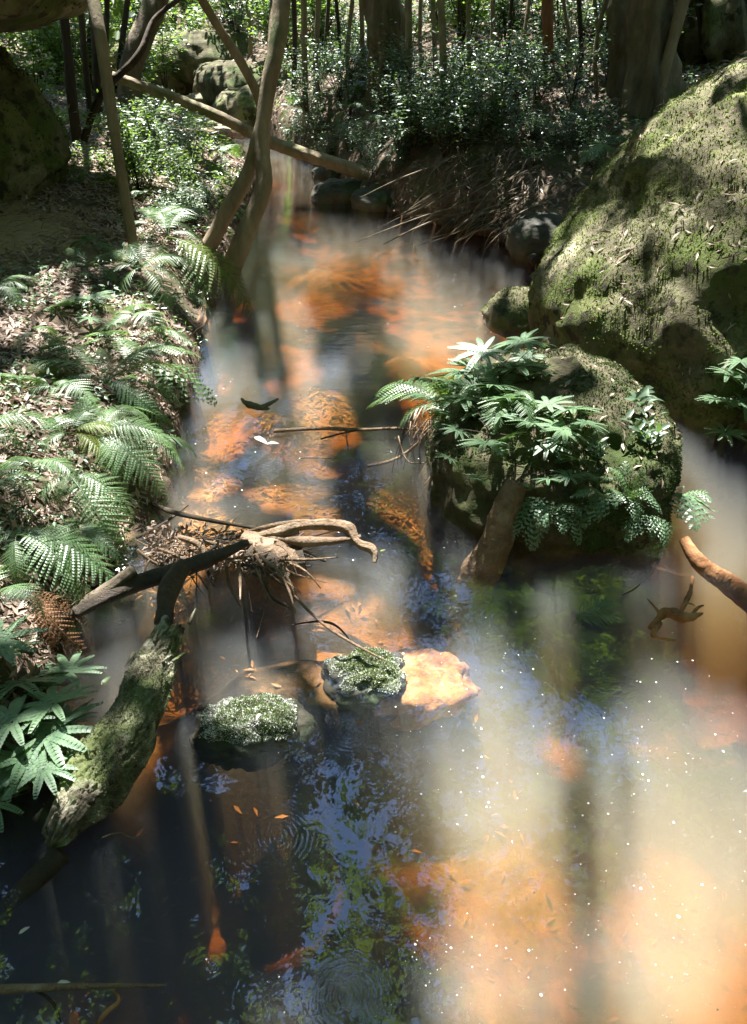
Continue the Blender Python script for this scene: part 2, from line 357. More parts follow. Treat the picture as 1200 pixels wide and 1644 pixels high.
# ------------------------------------------------------------------ ground and water
def spaced(lo, hi, c, fine, half, growth=1.08):
    a = [c]; s = fine
    while a[-1] < hi: a.append(a[-1]+s); s = fine if a[-1] < c+half else s*growth
    b = [c]; s = fine
    while b[-1] > lo: b.append(b[-1]-s); s = fine if b[-1] > c-half else s*growth
    return np.array(sorted(set(b+a)))
gx = spaced(-90, 90, 0, .04, 3.4, 1.07); gy = spaced(-40, 130, 4, .045, 4.6, 1.06)
X, Y = np.meshgrid(gx, gy); Z = hgt(X, Y)
ny, nx = X.shape; ii = np.arange(ny-1)[:, None]*nx; jj = np.arange(nx-1)[None]
Fq = np.stack([ii+jj, ii+jj+1, ii+jj+nx+1, ii+jj+nx], -1).reshape(-1, 4)
m, nt, out = newmat('forest_floor')
geo = nt.nodes.new('ShaderNodeNewGeometry'); sx = nt.nodes.new('ShaderNodeSeparateXYZ'); nt.links.new(geo.outputs['Position'], sx.inputs[0])
soil = ramp(nt, tex(nt, 9, 10, .75), [(.32, (.03, .022, .016)), (.5, (.1, .07, .05)), (.62, (.2, .15, .11)), (.75, (.3, .24, .19))])
green = ramp(nt, tex(nt, 2.3, 5, .6), [(.5, (0, 0, 0)), (.62, (1, 1, 1))])
soil = mixc(nt, math_(nt, 'MULTIPLY', green, .55), soil, (.05, .07, .025))
sand = ramp(nt, tex(nt, 14, 8, .7), [(.3, (.24, .18, .1)), (.7, (.42, .33, .2))])
vd = N(nt, 'VectorMath', operation='DISTANCE'); nt.links.new(geo.outputs['Position'], vd.inputs[0]); vd.inputs[1].default_value = (-2.75, 5.6, .5)
sf = math_(nt, 'ADD', vd.outputs['Value'], math_(nt, 'MULTIPLY', tex(nt, 2.5, 4), .9))
land = mixc(nt, ramp(nt, sf, [(.0, (1, 1, 1)), (.95, (1, 1, 1)), (1.0, (0, 0, 0))]), soil, sand)
sf2 = math_(nt, 'MULTIPLY_ADD', sf, -2.5, True)
sfm = nt.nodes.new('ShaderNodeMapRange'); nt.links.new(sf, sfm.inputs[0]); sfm.inputs[1].default_value = 1.5; sfm.inputs[2].default_value = 1.05
land = mixc(nt, sfm.outputs[0], soil, sand)
bedc = ramp(nt, tex(nt, 5, 10, .75), [(.3, (.1, .05, .025)), (.5, (.3, .17, .08)), (.7, (.5, .33, .17))])
bedc = mixc(nt, ramp(nt, tex(nt, 1.6, 4), [(.42, (0, 0, 0)), (.6, (.7, .7, .7))]), bedc, (.55, .24, .07))
bedc = mixc(nt, ramp(nt, tex(nt, 2.7, 5, .65), [(.46, (0, 0, 0)), (.6, (.92, .92, .92))]), bedc, (.06, .042, .022))
wf = nt.nodes.new('ShaderNodeMapRange'); nt.links.new(sx.outputs[2], wf.inputs[0]); wf.inputs[1].default_value = .035; wf.inputs[2].default_value = -.01
sn = nt.nodes.new('ShaderNodeSeparateXYZ'); nt.links.new(geo.outputs['Normal'], sn.inputs[0])
bedc = mixc(nt, ramp(nt, math_(nt, 'ADD', sn.outputs[2], math_(nt, 'MULTIPLY', tex(nt, 8, 4), .12)), [(.84, (1, 1, 1)), (.96, (0, 0, 0))]), bedc, (.035, .026, .018))
col = mixc(nt, wf.outputs[0], land, bedc)
b = N(nt, 'BsdfPrincipled', i_Roughness=.9); b.inputs['Specular IOR Level'].default_value = .2; nt.links.new(col, b.inputs['Base Color'])
bp = N(nt, 'Bump', i_Strength=.8, i_Distance=.03); nt.links.new(tex(nt, 22, 8, .75), bp.inputs['Height']); nt.links.new(bp.outputs[0], b.inputs['Normal'])
nt.links.new(b.outputs[0], out.inputs[0]); M['ground'] = m
tag(mk('ground', xyz(X, Y, Z).reshape(-1, 3), Fq, m, smooth=True), 'brown leaf-littered creek banks running down to an orange sandy creek bed', kind='structure')

m, nt, out = newmat('creek_water')
geo = nt.nodes.new('ShaderNodeNewGeometry')
def ring(cx, cy_, freq, rad, amp):
    d = N(nt, 'VectorMath', operation='DISTANCE'); nt.links.new(geo.outputs['Position'], d.inputs[0]); d.inputs[1].default_value = (cx, cy_, 0)
    r = math_(nt, 'ADD', d.outputs['Value'], math_(nt, 'MULTIPLY', tex(nt, 11, 3), .022))
    s = math_(nt, 'SINE', math_(nt, 'MULTIPLY', r, freq))
    e = N(nt, 'MapRange', interpolation_type='SMOOTHSTEP'); nt.links.new(d.outputs['Value'], e.inputs[0]); e.inputs[1].default_value = rad; e.inputs[2].default_value = 0
    e2 = math_(nt, 'MULTIPLY', e.outputs[0], ramp(nt, tex(nt, 14, 3), [(.35, (0, 0, 0)), (.6, (1, 1, 1))]))
    return math_(nt, 'MULTIPLY', math_(nt, 'MULTIPLY', s, e2), amp)
q1, q2, q3, q4 = P(445, 1345), P(560, 1600), P(890, 560), P(700, 790)
hs = ring(q1[0], q1[1], 420, .15,   .16)
for args in ((q2[0], q2[1], 420, .13, .2), (P(560, 1175)[0], P(560, 1175)[1], 420, .1, .4), (P(690, 740)[0], P(690, 740)[1], 260, .35, .3), (P(640, 470)[0], P(640, 470)[1], 200, .4, .3)):
    hs = math_(nt, 'ADD', hs, ring(*args))
hs = math_(nt, 'ADD', hs, math_(nt, 'MULTIPLY', tex(nt, 6, 3, .5, dist=.4), 1.0))
hs = math_(nt, 'ADD', hs, math_(nt, 'MULTIPLY', tex(nt, 30, 2, .5), .13))
sy = nt.nodes.new('ShaderNodeSeparateXYZ'); nt.links.new(geo.outputs['Position'], sy.inputs[0])
rf_ = nt.nodes.new('ShaderNodeMapRange'); nt.links.new(sy.outputs[1], rf_.inputs[0])
for k_, v_ in ((1, 3.2), (2, 6.5), (3, 0), (4, 1)): rf_.inputs[k_].default_value = v_
hs = math_(nt, 'ADD', hs, math_(nt, 'MULTIPLY', math_(nt, 'MULTIPLY', tex(nt, 13, 4, .6, stretch=(.7, 1.4, 1)), 3.6), rf_.outputs[0]))
bp = N(nt, 'Bump', i_Strength=.8, i_Distance=.0022); nt.links.new(hs, bp.inputs['Height'])
fr = N(nt, 'Fresnel', i_IOR=1.85)
fro = math_(nt, 'MULTIPLY', fr.outputs[0], math_(nt, 'SUBTRACT', 1.0, geo.outputs['Backfacing']))
gl = N(nt, 'BsdfGlossy', i_Roughness=.008); nt.links.new(bp.outputs[0], gl.inputs['Normal'])
tp = N(nt, 'BsdfTransparent'); mx = nt.nodes.new('ShaderNodeMixShader')
nt.links.new(fro, mx.inputs[0]); nt.links.new(tp.outputs[0], mx.inputs[1]); nt.links.new(gl.outputs[0], mx.inputs[2])
nt.links.new(mx.outputs[0], out.inputs[0])
vs = N(nt, 'VolumeScatter'); vs.inputs['Color'].default_value = (.82, .91, 1, 1); vs.inputs['Density'].default_value = .85; vs.inputs['Anisotropy'].default_value = -.3
va = N(nt, 'VolumeAbsorption'); va.inputs['Color'].default_value = (.87, .69, .28, 1); va.inputs['Density'].default_value = 2.4
ad = nt.nodes.new('ShaderNodeAddShader'); nt.links.new(vs.outputs[0], ad.inputs[0]); nt.links.new(va.outputs[0], ad.inputs[1])
nt.links.new(ad.outputs[0], out.inputs['Volume']); M['water'] = m
x0, x1, y0, y1, zb = -9, 5, -6.5, 17.0, -1.7
Vw = np.array([(x0, y0, zb), (x1, y0, zb), (x1, y1, zb), (x0, y1, zb), (x0, y0, 0), (x1, y0, 0), (x1, y1, 0), (x0, y1, 0)])
Fw = np.array([(0, 3, 2, 1), (4, 5, 6, 7), (0, 1, 5, 4), (1, 2, 6, 5), (2, 3, 7, 6), (3, 0, 4, 7)])
tag(mk('water', Vw, Fw, m), 'tea-brown creek water, milky where sun shafts enter it', kind='structure')

# ------------------------------------------------------------------ boulders
def ball(nu, nv):
    a = np.linspace(0, 2*math.pi, nu, endpoint=False); t = np.linspace(-math.pi/2, math.pi/2, nv)
    A, T = np.meshgrid(a, t); D = np.stack([np.cos(T)*np.cos(A), np.cos(T)*np.sin(A), np.sin(T)], -1)
    i = np.arange(nv-1)[:, None]*nu; j = np.arange(nu)[None]; j2 = (j+1) % nu
    return D.reshape(-1, 3), np.stack([i+j, i+j2, i+nu+j2, i+nu+j], -1).reshape(-1, 4)
def boulder_shape(c, r, rz=0, amp=.12, f=1.2, seed=1, nu=160, nv=90, pw=1.0, tilt=0, fine=.02, lump=.16):
    D, Fq = ball(nu, nv)
    Q = np.sign(D)*np.abs(D)**pw if pw != 1 else D
    k = 1+amp*fbm(D*f+seed*7.1, seed, 4)
    V = Q*k[:, None]*np.array(r); rm = float(np.mean(r))
    V = V - D*(rm*lump*np.abs(fbm(D*2.3+seed*3.3, seed+5, 4, .55)))[:, None]*1.6     # creases between lobes
    V = V + D*(fine*1.5*fbm(V*7, seed+9, 5, .6))[:, None]
    Rm = np.array(Matrix.Rotation(rz, 3, 'Z') @ Matrix.Rotation(tilt, 3, 'Y'))
    return V@Rm.T+np.array(c), Fq
def scatter_on(V, Fq, n, ok=None):
    T = tri(np.asarray(Fq)); a, b, c = V[T[:, 0]], V[T[:, 1]], V[T[:, 2]]
    nn = np.cross(b-a, c-a); ar = np.linalg.norm(nn, axis=1); nn = nn/(ar[:, None]+1e-12)
    k = rng.choice(len(T), n, p=ar/ar.sum()); u = rng.random((n, 2)); u = np.where(u.sum(1, keepdims=True) > 1, 1-u, u)
    p = a[k]+(b-a)[k]*u[:, :1]+(c-a)[k]*u[:, 1:]; q = nn[k]
    if ok is not None:
        s = ok(p, q); p, q = p[s], q[s]
    return p, q
def tufts(p, q, size, lean=.9):
    d = unit(q+rdir(len(p))*lean); s = size*(.6+.8*rng.random(len(p)))
    return leaves(p-q*.002, d, rdir(len(p)), s, s*.55)
def facing(q): return (q[:, 1] < .35) | (q[:, 2] > .2)
def make_boulder(name, label, cat, c, r, mat, moss=0, msize=.012, mossmat='moss', mlo=-.05, mk_=2.0, **kw):
    V, Fq = boulder_shape(np.zeros(3), r, **kw); c = np.array(c, float)
    e = empty(name, c, label, cat); mk('rock', V, Fq, mat, e, True)
    if moss:
        p, q = scatter_on(V, Fq, moss, lambda p, q: facing(q) & (p[:, 2]+c[2] > -.02) & (fbm((p+c)*mk_, 3, 4)+.35*q[:, 2] > mlo))
        tag(mk('moss', *tufts(p, q, msize), M[mossmat], e), kind='stuff')
    return e, V+c, Fq
BIG = make_boulder('boulder', 'huge moss-covered boulder sloping down to the pool on the right bank', 'boulder', (3.06, 5.15, .12), (1.98, 1.9, 1.52), M['rock_moss'], moss=150000, msize=.014, lump=.07, fine=.035, amp=.12, f=1.3, seed=3, nu=260, nv=150, mlo=-.07)
SML = make_boulder('boulder', 'low mossy boulder in the water overgrown with ferns', 'boulder', (.86, 3.35, -.02), (.60, .76, .53), M['rock_damp'], moss=60000, msize=.012, mossmat='moss_dark', amp=.16, f=1.4, seed=8, nu=200, nv=110, pw=.85, lump=.12)
make_boulder('boulder', 'bulging green boulder above the sandy flat on the left bank', 'boulder', (-4.0, 7.0, .8), (1.45, 1.4, 1.08), M['rock_moss'], moss=30000, msize=.018, mossmat='moss_dark', amp=.12, f=1.2, seed=12, nu=140, nv=80)
make_boulder('rock_ledge', 'flat rock ledge with litter jutting over the left boulder', 'rock', (-4.05, 6.7, 2.0), (2.1, 1.7, .45), M['rock_moss'], moss=14000, msize=.02, mossmat='moss_dark', amp=.16, f=1.6, seed=14, nu=140, nv=70, pw=.7, lump=.04)
make_boulder('boulder', 'small sunlit mossy rock at the far foot of the huge boulder', 'rock', (1.02, 5.35, .0), (.26, .3, .16), M['rock_moss'], moss=5000, amp=.15, f=1.6, seed=15, nu=60, nv=36)

# ------------------------------------------------------------------ mossy stones in the creek
def creek_stone(px, py, r, label, seed, rz=0, top=.05):
    c = P(px, py, 0); V, Fq = boulder_shape(np.zeros(3), r, rz=rz, amp=.42, f=1.7, seed=seed, nu=90, nv=50, fine=.02)
    c[2] = top-V[:, 2].max()
    e = empty('mossy_stone', c, label, 'stone'); mk('rock', V, Fq, M['rock_dark'], e, True)
    p, q = scatter_on(V, Fq, 30000, lambda p, q: (p[:, 2]+c[2] > .004) & (fbm(p*9, seed, 3)+.2 > -.1))
    tag(mk('moss', *tufts(p, q, .0075), M['moss'], e), kind='stuff')
    p, q = scatter_on(V, Fq, 40000, lambda p, q: (np.abs(p[:, 2]+c[2]-.012) < .02) | ((fbm(p*9, seed+4, 3) > .02) & (p[:, 2]+c[2] > .02)))
    tag(mk('moss_tips', *tufts(p, q, .006), M['moss_white'], e), kind='stuff')
creek_stone(400, 1150, (.20, .115, .1), 'oblong mossy stone in the shallows with frosted white moss on top', 21, .1, .042)
creek_stone(590, 1072, (.155, .12, .09), 'rounded mossy stone on the orange sand bar, touched by a bare twig', 22, .2, .045)
V, Fq = boulder_shape((0, 0, 0), (.24, .17, .1), amp=.25, f=2, seed=30, nu=70, nv=40)
c = P(665, 1085, -.07); c[2] = -.12
tag(mk('sunken_stone', V+c, Fq, M['orange_wood'], smooth=True), 'orange algae-covered stone just under the water beside the rounded mossy stone', 'stone')

# ------------------------------------------------------------------ stones along the far creek
k = 0
for px, py, r, mt, lb in [
 (548, 318, (.3, .26, .16), 'rock_dark', 'dark wet rock under the fallen log at the far waterline'), (530, 282, (.2, .2, .12), 'rock_dark', 'dark rock at the far right waterline left of the fallen log foot'),
 (600, 330, (.22, .2, .14), 'rock_dark', 'dark rock behind the upright mossy stump piece'),
 (350, 218, (.5, .3, .1), 'sandstone', 'pale flat stone shelf across the far creek'), (345, 200, (.6, .35, .12), 'sandstone', 'mossy yellow stone step in the far creek above the shelf'),
 (330, 178, (.4, .35, .25), 'sandstone', 'rounded pale stone at the head of the far creek'), (395, 195, (.7, .5, .45), 'rock_moss', 'mossy boulder beside the far creek below the leaning branch'),
 (290, 150, (.7, .5, .32), 'rock_moss', 'sunlit pale boulder high up the creek'), (250, 120, (.8, .7, .5), 'rock_moss', 'mossy boulder high up on the left of the far creek'),
 (375, 150, (.8, .6, .45), 'rock_damp', 'dark boulder above the far creek bend'), (340, 110, (1.0, .8, .6), 'rock_damp', 'dark overhung boulder at the top of the creek'),
 (820, 505, (.13, .14, .1), 'rock_moss', 'small low mossy stone left of the small sunlit rock'), (870, 395, (.3, .3, .22), 'rock_dark', 'dark rock wedged behind the huge boulder at the water')]:
    g = G(px, py); V, Fq = boulder_shape((0, 0, 0), r, rz=k*1.3, amp=.2, f=1.5, seed=50+k, nu=90, nv=54, fine=.015, pw=.8, lump=.07)
    o = mk('creek_rock', V, Fq, M[mt], smooth=True); o.location = (g[0], g[1], max(g[2], 0)+.15*r[2]); tag(o, lb, 'rock'); k += 1

# ------------------------------------------------------------------ trees (trunks seen in the photo; crowns overhead)
TREES = []
def tree(name, label, pix, mat, top, sides=14, rough=.16, rf=5, flute=0, nfl=5, group=None, branches=(), r_up=.5, buttress=0, yb=None):
    """pix: (px, py, dy, radius in photo px) from the ground up to the frame's edge; top: where the trunk ends overhead"""
    g = G(pix[0][0], pix[0][1])
    if yb: g = PY(pix[0][0], pix[0][1], yb); g[2] = hg(g[0], g[1])
    pts, rad = [], []
    for px, py, dy, r in pix:
        q = PY(px, py, g[1]+dy); pts.append(q); rad.append(r*np.linalg.norm(q-[0, 0, H])/F)
    pts[0] = pts[0]-[0, 0, .12]
    if buttress: pts.insert(0, pts[0]-[0, 0, .3]); rad.insert(0, rad[0]*buttress*1.15); rad[1] *= 1+(buttress-1)*.4
    last = pts[-1]; top = np.array(top, float)
    for s in (.35, .7, 1.0):
        q = last*(1-s)+top*s; q[:2] += rng.normal(size=2)*.15; pts.append(q); rad.append(rad[-1]*.8)
    e = empty(name, g, label, 'tree', group)
    V, Fq = tube(pts, rad, sides, n=90 if sides < 14 else 260, rough=rough, rf=rf, seed=len(TREES)+3, flute=flute, nfl=nfl)
    mk('trunk', V-g, tri(Fq), mat, e, True)
    TREES.append((e, g, top)); return e, g, pts, rad
B = M
e, g, pp, _ = tree('curved_tree', 'tall curved tree with pale bark rising from the left waterline', [(358, 440, 0, 15), (395, 375, .1, 14), (424, 300, .2, 12), (421, 240, .3, 11), (430, 150, .4, 11), (448, 60, .5, 11), (453, 0, .6, 11)], B['bark_pale'], (-.9, 8.6, 7.6), flute=.06, rough=.2)
q = [PY(x, y, g[1]+dy) for x, y, dy in ((450, 25, .55), (464, -5, .7))]+[np.array([.3, 8.5, 4.5])]
mk('branch', *(lambda V, F_: (V-g, tri(F_)))(*tube(q, [.03, .025, .012], 8, 12, .1)), B['bark_pale'], e, True)
g0 = PY(322, 392, g[1]+.35); g0[2] = max(hg(g0[0], g0[1]), 0)
tree('curved_tree', 'slimmer stem bowing right to lean across the tall curved tree', [(322, 392, 0, 12), (362, 345, .05, 11), (398, 280, .1, 10), (416, 215, .1, 9), (428, 170, .2, 8), (436, 100, .4, 7), (440, 0, .7, 6)], B['bark_pale'], (-1.6, 9.5, 7), flute=.05, rough=.2)
tree('leaning_tree', 'thin leaning stem crossing behind the tall curved tree from upper left', [(425, 240, 0, 7), (418, 165, -.1, 7), (390, 105, -.2, 6.5), (352, 45, -.3, 6), (325, 0, -.4, 6)], B['bark_pale'], (-3.5, 8.6, 6.5), yb=8.6)
tree('slender_tree', 'slender pale grey trunk standing among ferns right of the sandy flat', [(215, 396, 0, 7.5), (200, 310, .05, 7.5), (184, 210, .1, 7.5), (172, 130, .15, 8), (160, 50, .2, 8), (150, 0, .3, 8)], B['bark_pale'], (-2.6, 8, 7), rough=.08)
tree('rough_tree', 'dark rough-barked trunk behind the slender pale trunk', [(213, 205, 0, 16), (208, 120, .1, 14), (222, 70, .2, 14), (240, 30, .3, 14), (250, 0, .4, 14)], B['bark'], (-2.4, 11, 8), flute=.1, buttress=1.4, yb=9.2)
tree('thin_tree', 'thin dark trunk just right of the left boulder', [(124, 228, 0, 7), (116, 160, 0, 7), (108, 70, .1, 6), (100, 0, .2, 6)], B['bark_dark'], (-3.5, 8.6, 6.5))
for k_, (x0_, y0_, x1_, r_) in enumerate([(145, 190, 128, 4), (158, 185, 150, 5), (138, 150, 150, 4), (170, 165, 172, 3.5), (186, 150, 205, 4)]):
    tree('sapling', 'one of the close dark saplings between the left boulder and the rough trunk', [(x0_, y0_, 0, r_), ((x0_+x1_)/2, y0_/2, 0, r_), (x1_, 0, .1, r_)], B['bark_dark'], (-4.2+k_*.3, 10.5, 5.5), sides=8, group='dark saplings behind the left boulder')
tree('big_tree', 'broad dark furrowed trunk at top centre rising from the bank', [(628, 150, 0, 31), (622, 80, .05, 25), (618, 30, .1, 25), (612, 0, .15, 25)], B['bark'], (.7, 12, 9), sides=22, flute=.12, nfl=6, rough=.3, buttress=1.5)
tree('thin_tree', 'thin pale pole immediately right of the broad furrowed trunk', [(660, 158, 0, 5), (657, 80, 0, 5), (656, 0, .1, 5)], B['bark_pale'], (.6, 9.2, 6), sides=8, rough=.06)
tree('thin_tree', 'thin pale pole with a whitish base above the silvery shrubs', [(711, 195, 0, 5.5), (712, 100, 0, 5), (708, 0, .1, 5)], B['bark_pale'], (1.2, 9.5, 6.5), sides=8, rough=.06)
tree('thin_tree', 'pale thin pole close on the left of the whitish-based pole', [(700, 150, 0, 3.5), (698, 70, .1, 3.5), (695, 0, .2, 3.5)], B['bark_pale'], (1.4, 11, 6), sides=8, rough=.06)
tree('red_tree', 'straight reddish-brown trunk at the top among sunlit litter', [(882, 120, 0, 8), (880, 60, 0, 7.5), (879, 0, .1, 7.5)], B['bark_red'], (3.2, 12, 8), sides=10, rough=.08, buttress=1.3)
tree('big_tree', 'left trunk of the trio of big trees at upper right', [(1003, 150, 0, 20), (1001, 90, 0, 17), (998, 40, 0, 16), (995, 0, .1, 16)], B['bark'], (3.1, 11, 9), sides=18, flute=.1, rough=.22, buttress=1.6)
tree('big_tree', 'widest middle trunk of the trio of big trees at upper right', [(1050, 165, .0, 36), (1048, 100, .05, 30), (1046, 50, .1, 30), (1046, 0, .15, 31)], B['bark'], (4.3, 12, 9), sides=24, flute=.12, nfl=6, rough=.28, buttress=1.6)
tree('leaning_tree', 'slim pale stem leaning right in front of the trio of big trees', [(1052, 178, 0, 7), (1066, 120, 0, 7), (1082, 60, .05, 7.5), (1098, 0, .1, 8)], B['bark_pale'], (4.6, 8.6, 6), sides=10, rough=.08)
tree('mossy_tree', 'massive moss-lit buttressed trunk in the top right corner', [(1165, 85, 0, 62), (1162, 40, 0, 56), (1160, 0, .1, 54)], B['rock_moss'], (7.5, 13, 9), sides=40, flute=.16, nfl=11, rough=.3, buttress=1.25)
sap = [(470, 165, 472, 4), (492, 200, 488, 5), (508, 150, 512, 5), (545, 130, 540, 3), (560, 150, 566, 3.5), (585, 140, 580, 4), (740, 130, 738, 3), (758, 160, 752, 3), (790, 120, 792, 4), (815, 150, 822, 3),
       (845, 110, 850, 3), (915, 110, 905, 3), (935, 130, 930, 3.5), (965, 150, 972, 3), (680, 120, 676, 3), (1130, 100, 1120, 3), (270, 120, 262, 4), (300, 90, 296, 4), (520, 110, 528, 3), (400, 90, 396, 3), (960, 90, 955, 3)]
for k_, (x0_, y0_, x1_, r_) in enumerate(sap):
    g_ = G(x0_, y0_)
    tree('sapling', 'one of the many thin saplings standing in the backlit undergrowth at the top', [(x0_, y0_, 0, r_), ((x0_+x1_)/2+rng.normal()*3, y0_*.5, 0, r_*.9), (x1_, 0, .1, r_*.9)], B['bark_pale' if k_ % 3 else 'bark_dark'],
         (g_[0]+rng.normal()*.6, g_[1]+rng.normal()*.6, 5+rng.random()*2), sides=6, rough=.05, group='thin saplings in the far undergrowth')
# boughs in view
def wood(name, label, cat, pts, rad, mat, sides=10, n=40, rough=.2, rf=8, seed=1, group=None, flute=0, extra=None):
    if max(rad) > .019: sides = max(sides*2, 28); n = n*4; flute = flute or .06
    V, Fq = tube(pts, rad, sides, n, rough, rf, seed, flute=flute, nfl=3+seed % 4); o = pts[0]
    if max(rad) > .019: V = V+.25*max(rad)*(fbm((V-o)*[30, 30, 30], seed, 4, .6)*.5)[:, None]*unit(V-o-np.outer((V-o)@unit(pts[-1]-pts[0]), unit(pts[-1]-pts[0])))
    V, Fq = np.asarray(V), tri(Fq)
    if extra: V, Fq = merge([(V, Fq)]+[(a, tri(b_)) for a, b_ in extra])
    ob = mk(name, V-o, Fq, mat, smooth=True); ob.location = o
    return tag(ob, label, cat, group)
y_ = 7.6
wood('fallen_branch', 'crooked dark branch slanting up in front of the rough trunk', 'branch', [PY(135, 225, y_), PY(165, 150, y_), PY(225, 85, y_), PY(250, 30, y_+.2), PY(295, -5, y_+.3)], [.035, .03, .03, .022, .015], B['bark_dark'])
wood('fallen_log', 'long straight fallen log lying across the creek from upper left to the right bank', 'log',
     [PY(180, 122, 8.3), PY(260, 150, 8.4), PY(345, 184, 8.5), PY(430, 226, 8.6), PY(560, 270, 8.7), PY(640, 300, 8.7), PY(690, 312, 8.75)], [.04, .045, .05, .055, .065, .075, .07], B['bark_pale'], 14, 60, .12)
wood('fallen_log', 'short thin log lying on the bank right of the fallen log foot', 'log', [PY(628, 288, 9.3), PY(665, 292, 9.2), PY(697, 294, 9.1)], [.04, .04, .03], B['bark'], 8, 14, .2)
s0 = P(578, 345, -.1)
wood('mossy_stump', 'mossy upright log end leaning at the waterline below the fallen log', 'log', [s0, PY(584, 318, s0[1]+.1), PY(590, 293, s0[1]+.25)], [.085, .09, .06], B['rotten'], 14, 20, .35)
s0 = P(722, 372, -.3)
wood('dark_stump', 'black curved snag rising from the far right waterline', 'snag', [s0, P(722, 366, 0), PY(735, 325, s0[1]+.1), PY(752, 290, s0[1]+.2), PY(770, 262, s0[1]+.3)], [.07, .08, .05, .04, .025], B['bark_dark'], 10, 24, .2)
wood('dark_root', 'dark root slanting into the water left of the black snag', 'root', [P(690, 348, .02), PY(715, 335, 7.9), PY(742, 305, 8.1)], [.03, .05, .04], B['bark_dark'], 8, 14)
wood('dark_root', 'low dark root lying along the water right of the black snag', 'root', [P(735, 368, .02), P(790, 370, .06), P(830, 395, .03), P(862, 420, .05)], [.05, .05, .04, .04], B['bark_dark'], 8, 24, .3)
wood('branch', 'pale arched branch crossing the far creek above the water', 'branch', [PY(325, 250, 11.2), PY(350, 272, 11), PY(380, 284, 10.9), PY(405, 272, 10.8)], [.03, .035, .03, .015], B['deadwood'], 8, 24)
wood('fallen_log', 'brown log lying half across the shallow far creek', 'log', [G(285, 226)+[0, 0, .06], G(340, 226)+[0, 0, .08], G(388, 224)+[0, 0, .05]], [.06, .06, .05], B['deadwood'], 8, 20)
wood('fallen_log', 'mossy cut log poking in at the left edge among ferns', 'log', [PY(-60, 655, 3.5), PY(20, 628, 3.55), PY(62, 600, 3.6), PY(110, 598, 3.7)], [.06, .055, .05, .035], B['rotten'], 14, 30, .25)
# rotten log, lower left
a_, b_, c_ = PY(85, 1375, 1.12), PY(190, 1210, 1.6), PY(285, 985, 2.25)
a_[2], b_[2], c_[2] = .03, .08, .12
a_, b_, c_ = P(92, 1345, .05), P(200, 1190, .09), P(275, 1010, .12)
lg = empty('rotten_log', a_, 'thick rotten moss-covered log lying in the water at lower left', 'log')
V, Fq = tube([a_, (a_+b_)/2, b_, (b_+c_)/2, c_], [.05, .09, .105, .075, .045], 120, 300, .3, 5, 5, flute=.05, nfl=5)
axis = unit(c_-a_); rel = V-a_; lon = rel@axis; rad_ = V-(a_+lon[:, None]*axis)
q = np.stack([lon*2.6, rad_[:, 0]*20, rad_[:, 2]*20], -1); f1, f2 = fbm(q, 6, 4, .6), fbm(q*[1.2, 1.9, 1.9]+9, 16, 4, .6)
V = V + unit(rad_)*(.03*f1-.05*np.clip(.16-np.abs(f2), 0, 1)*2-.03*np.clip(f1-.25, 0, 1))[:, None]
V = V + axis*(.07*fbm(unit(rad_)*2.5, 31, 3)*(np.clip(.12-lon, 0, .12)/.12+np.clip(lon-np.linalg.norm(c_-a_)+.12, 0, .12)/.12))[:, None]
mk('wood', V-a_, tri(Fq), M['rotten'], lg, True)
p, q = scatter_on(V, tri(Fq), 34000, lambda p, q: (fbm(p*7, 9, 4)+.2*q[:, 2] > .2))
tag(mk('moss', *[x-(a_ if i == 0 else 0) for i, x in enumerate(tufts(p, q, .0065))], M['moss_pale'], lg), kind='stuff')
sp_ = []
for k_ in range(26):
    s = rng.random(); base = a_*(1-s)+c_*s+np.array([rng.normal()*.05, 0, .05+.03*rng.random()])
    d = axis*rng.choice([-1, 1]); d = d+rng.normal(size=3)*.2
    sp_.append(([base, base+d*(.03+.05*rng.random())], [.008, .002], 5, 4, .3, 20, k_))
V, Fq = tubes(sp_); tag(mk('splinters', V-a_, Fq, M['rotten'], lg, True), kind='stuff')
wood('rotten_log', 'broken brown log stub continuing up from the mossy rotten log', 'log', [P(262, 1000, .1), P(275, 940, .16), P(300, 905, .2)], [.036, .04, .03], M['deadwood_dark'], 14, 20, .4)
wood('sunken_branch', 'dark sunken branch reaching left below the rotten log end', 'branch', [P(15, 1450, -.05), P(60, 1410, 0), P(100, 1370, .03)], [.022, .03, .03], M['deadwood_dark'], 10, 16, .2)
# debris dam
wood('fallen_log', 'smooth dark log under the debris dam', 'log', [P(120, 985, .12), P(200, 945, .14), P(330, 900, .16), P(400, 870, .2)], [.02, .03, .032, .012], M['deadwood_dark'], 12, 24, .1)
wood('fallen_log', 'pale grey log end resting on the bank under the fern tips', 'log', [P(78, 1003, .1), P(140, 968, .12), P(215, 915, .2)], [.018, .027, .02], M['bark'], 12, 20, .15)
dl_ = [P(390, 865, 0.130), P(440, 855, 0.146), P(500, 842, 0.167), P(560, 850, 0.154), P(575, 872, 0.119), P(600, 885, 0.098), P(602, 903, 0.069)]
ex = [tube([P(430, 862, 0.135), P(500, 870, 0.122), P(580, 862, 0.135)], [.012, .02, .008], 8, 16, .4, 20), tube([P(400, 852, 0.151), P(480, 838, 0.173), P(540, 840, 0.170)], [.008, .012, .006], 7, 16, .4, 20),
      tube([P(420, 872, 0.119), P(480, 852, 0.151)], [.01, .01], 6, 10, .4, 20)]
wood('driftwood', 'long gnarled driftwood root hooking down at its right end', 'driftwood', dl_, [.012, .02, .024, .026, .022, .016, .006], M['deadwood'], 14, 60, .5, 14, 3, extra=ex)
wood('driftwood', 'short split stump of driftwood in the middle of the debris dam', 'driftwood', [P(390, 862, 0.135), P(430, 880, 0.106), P(470, 905, 0.066), P(490, 905, 0.066)], [.03, .045, .05, .03], M['deadwood'], 14, 30, .5, 12, 8)
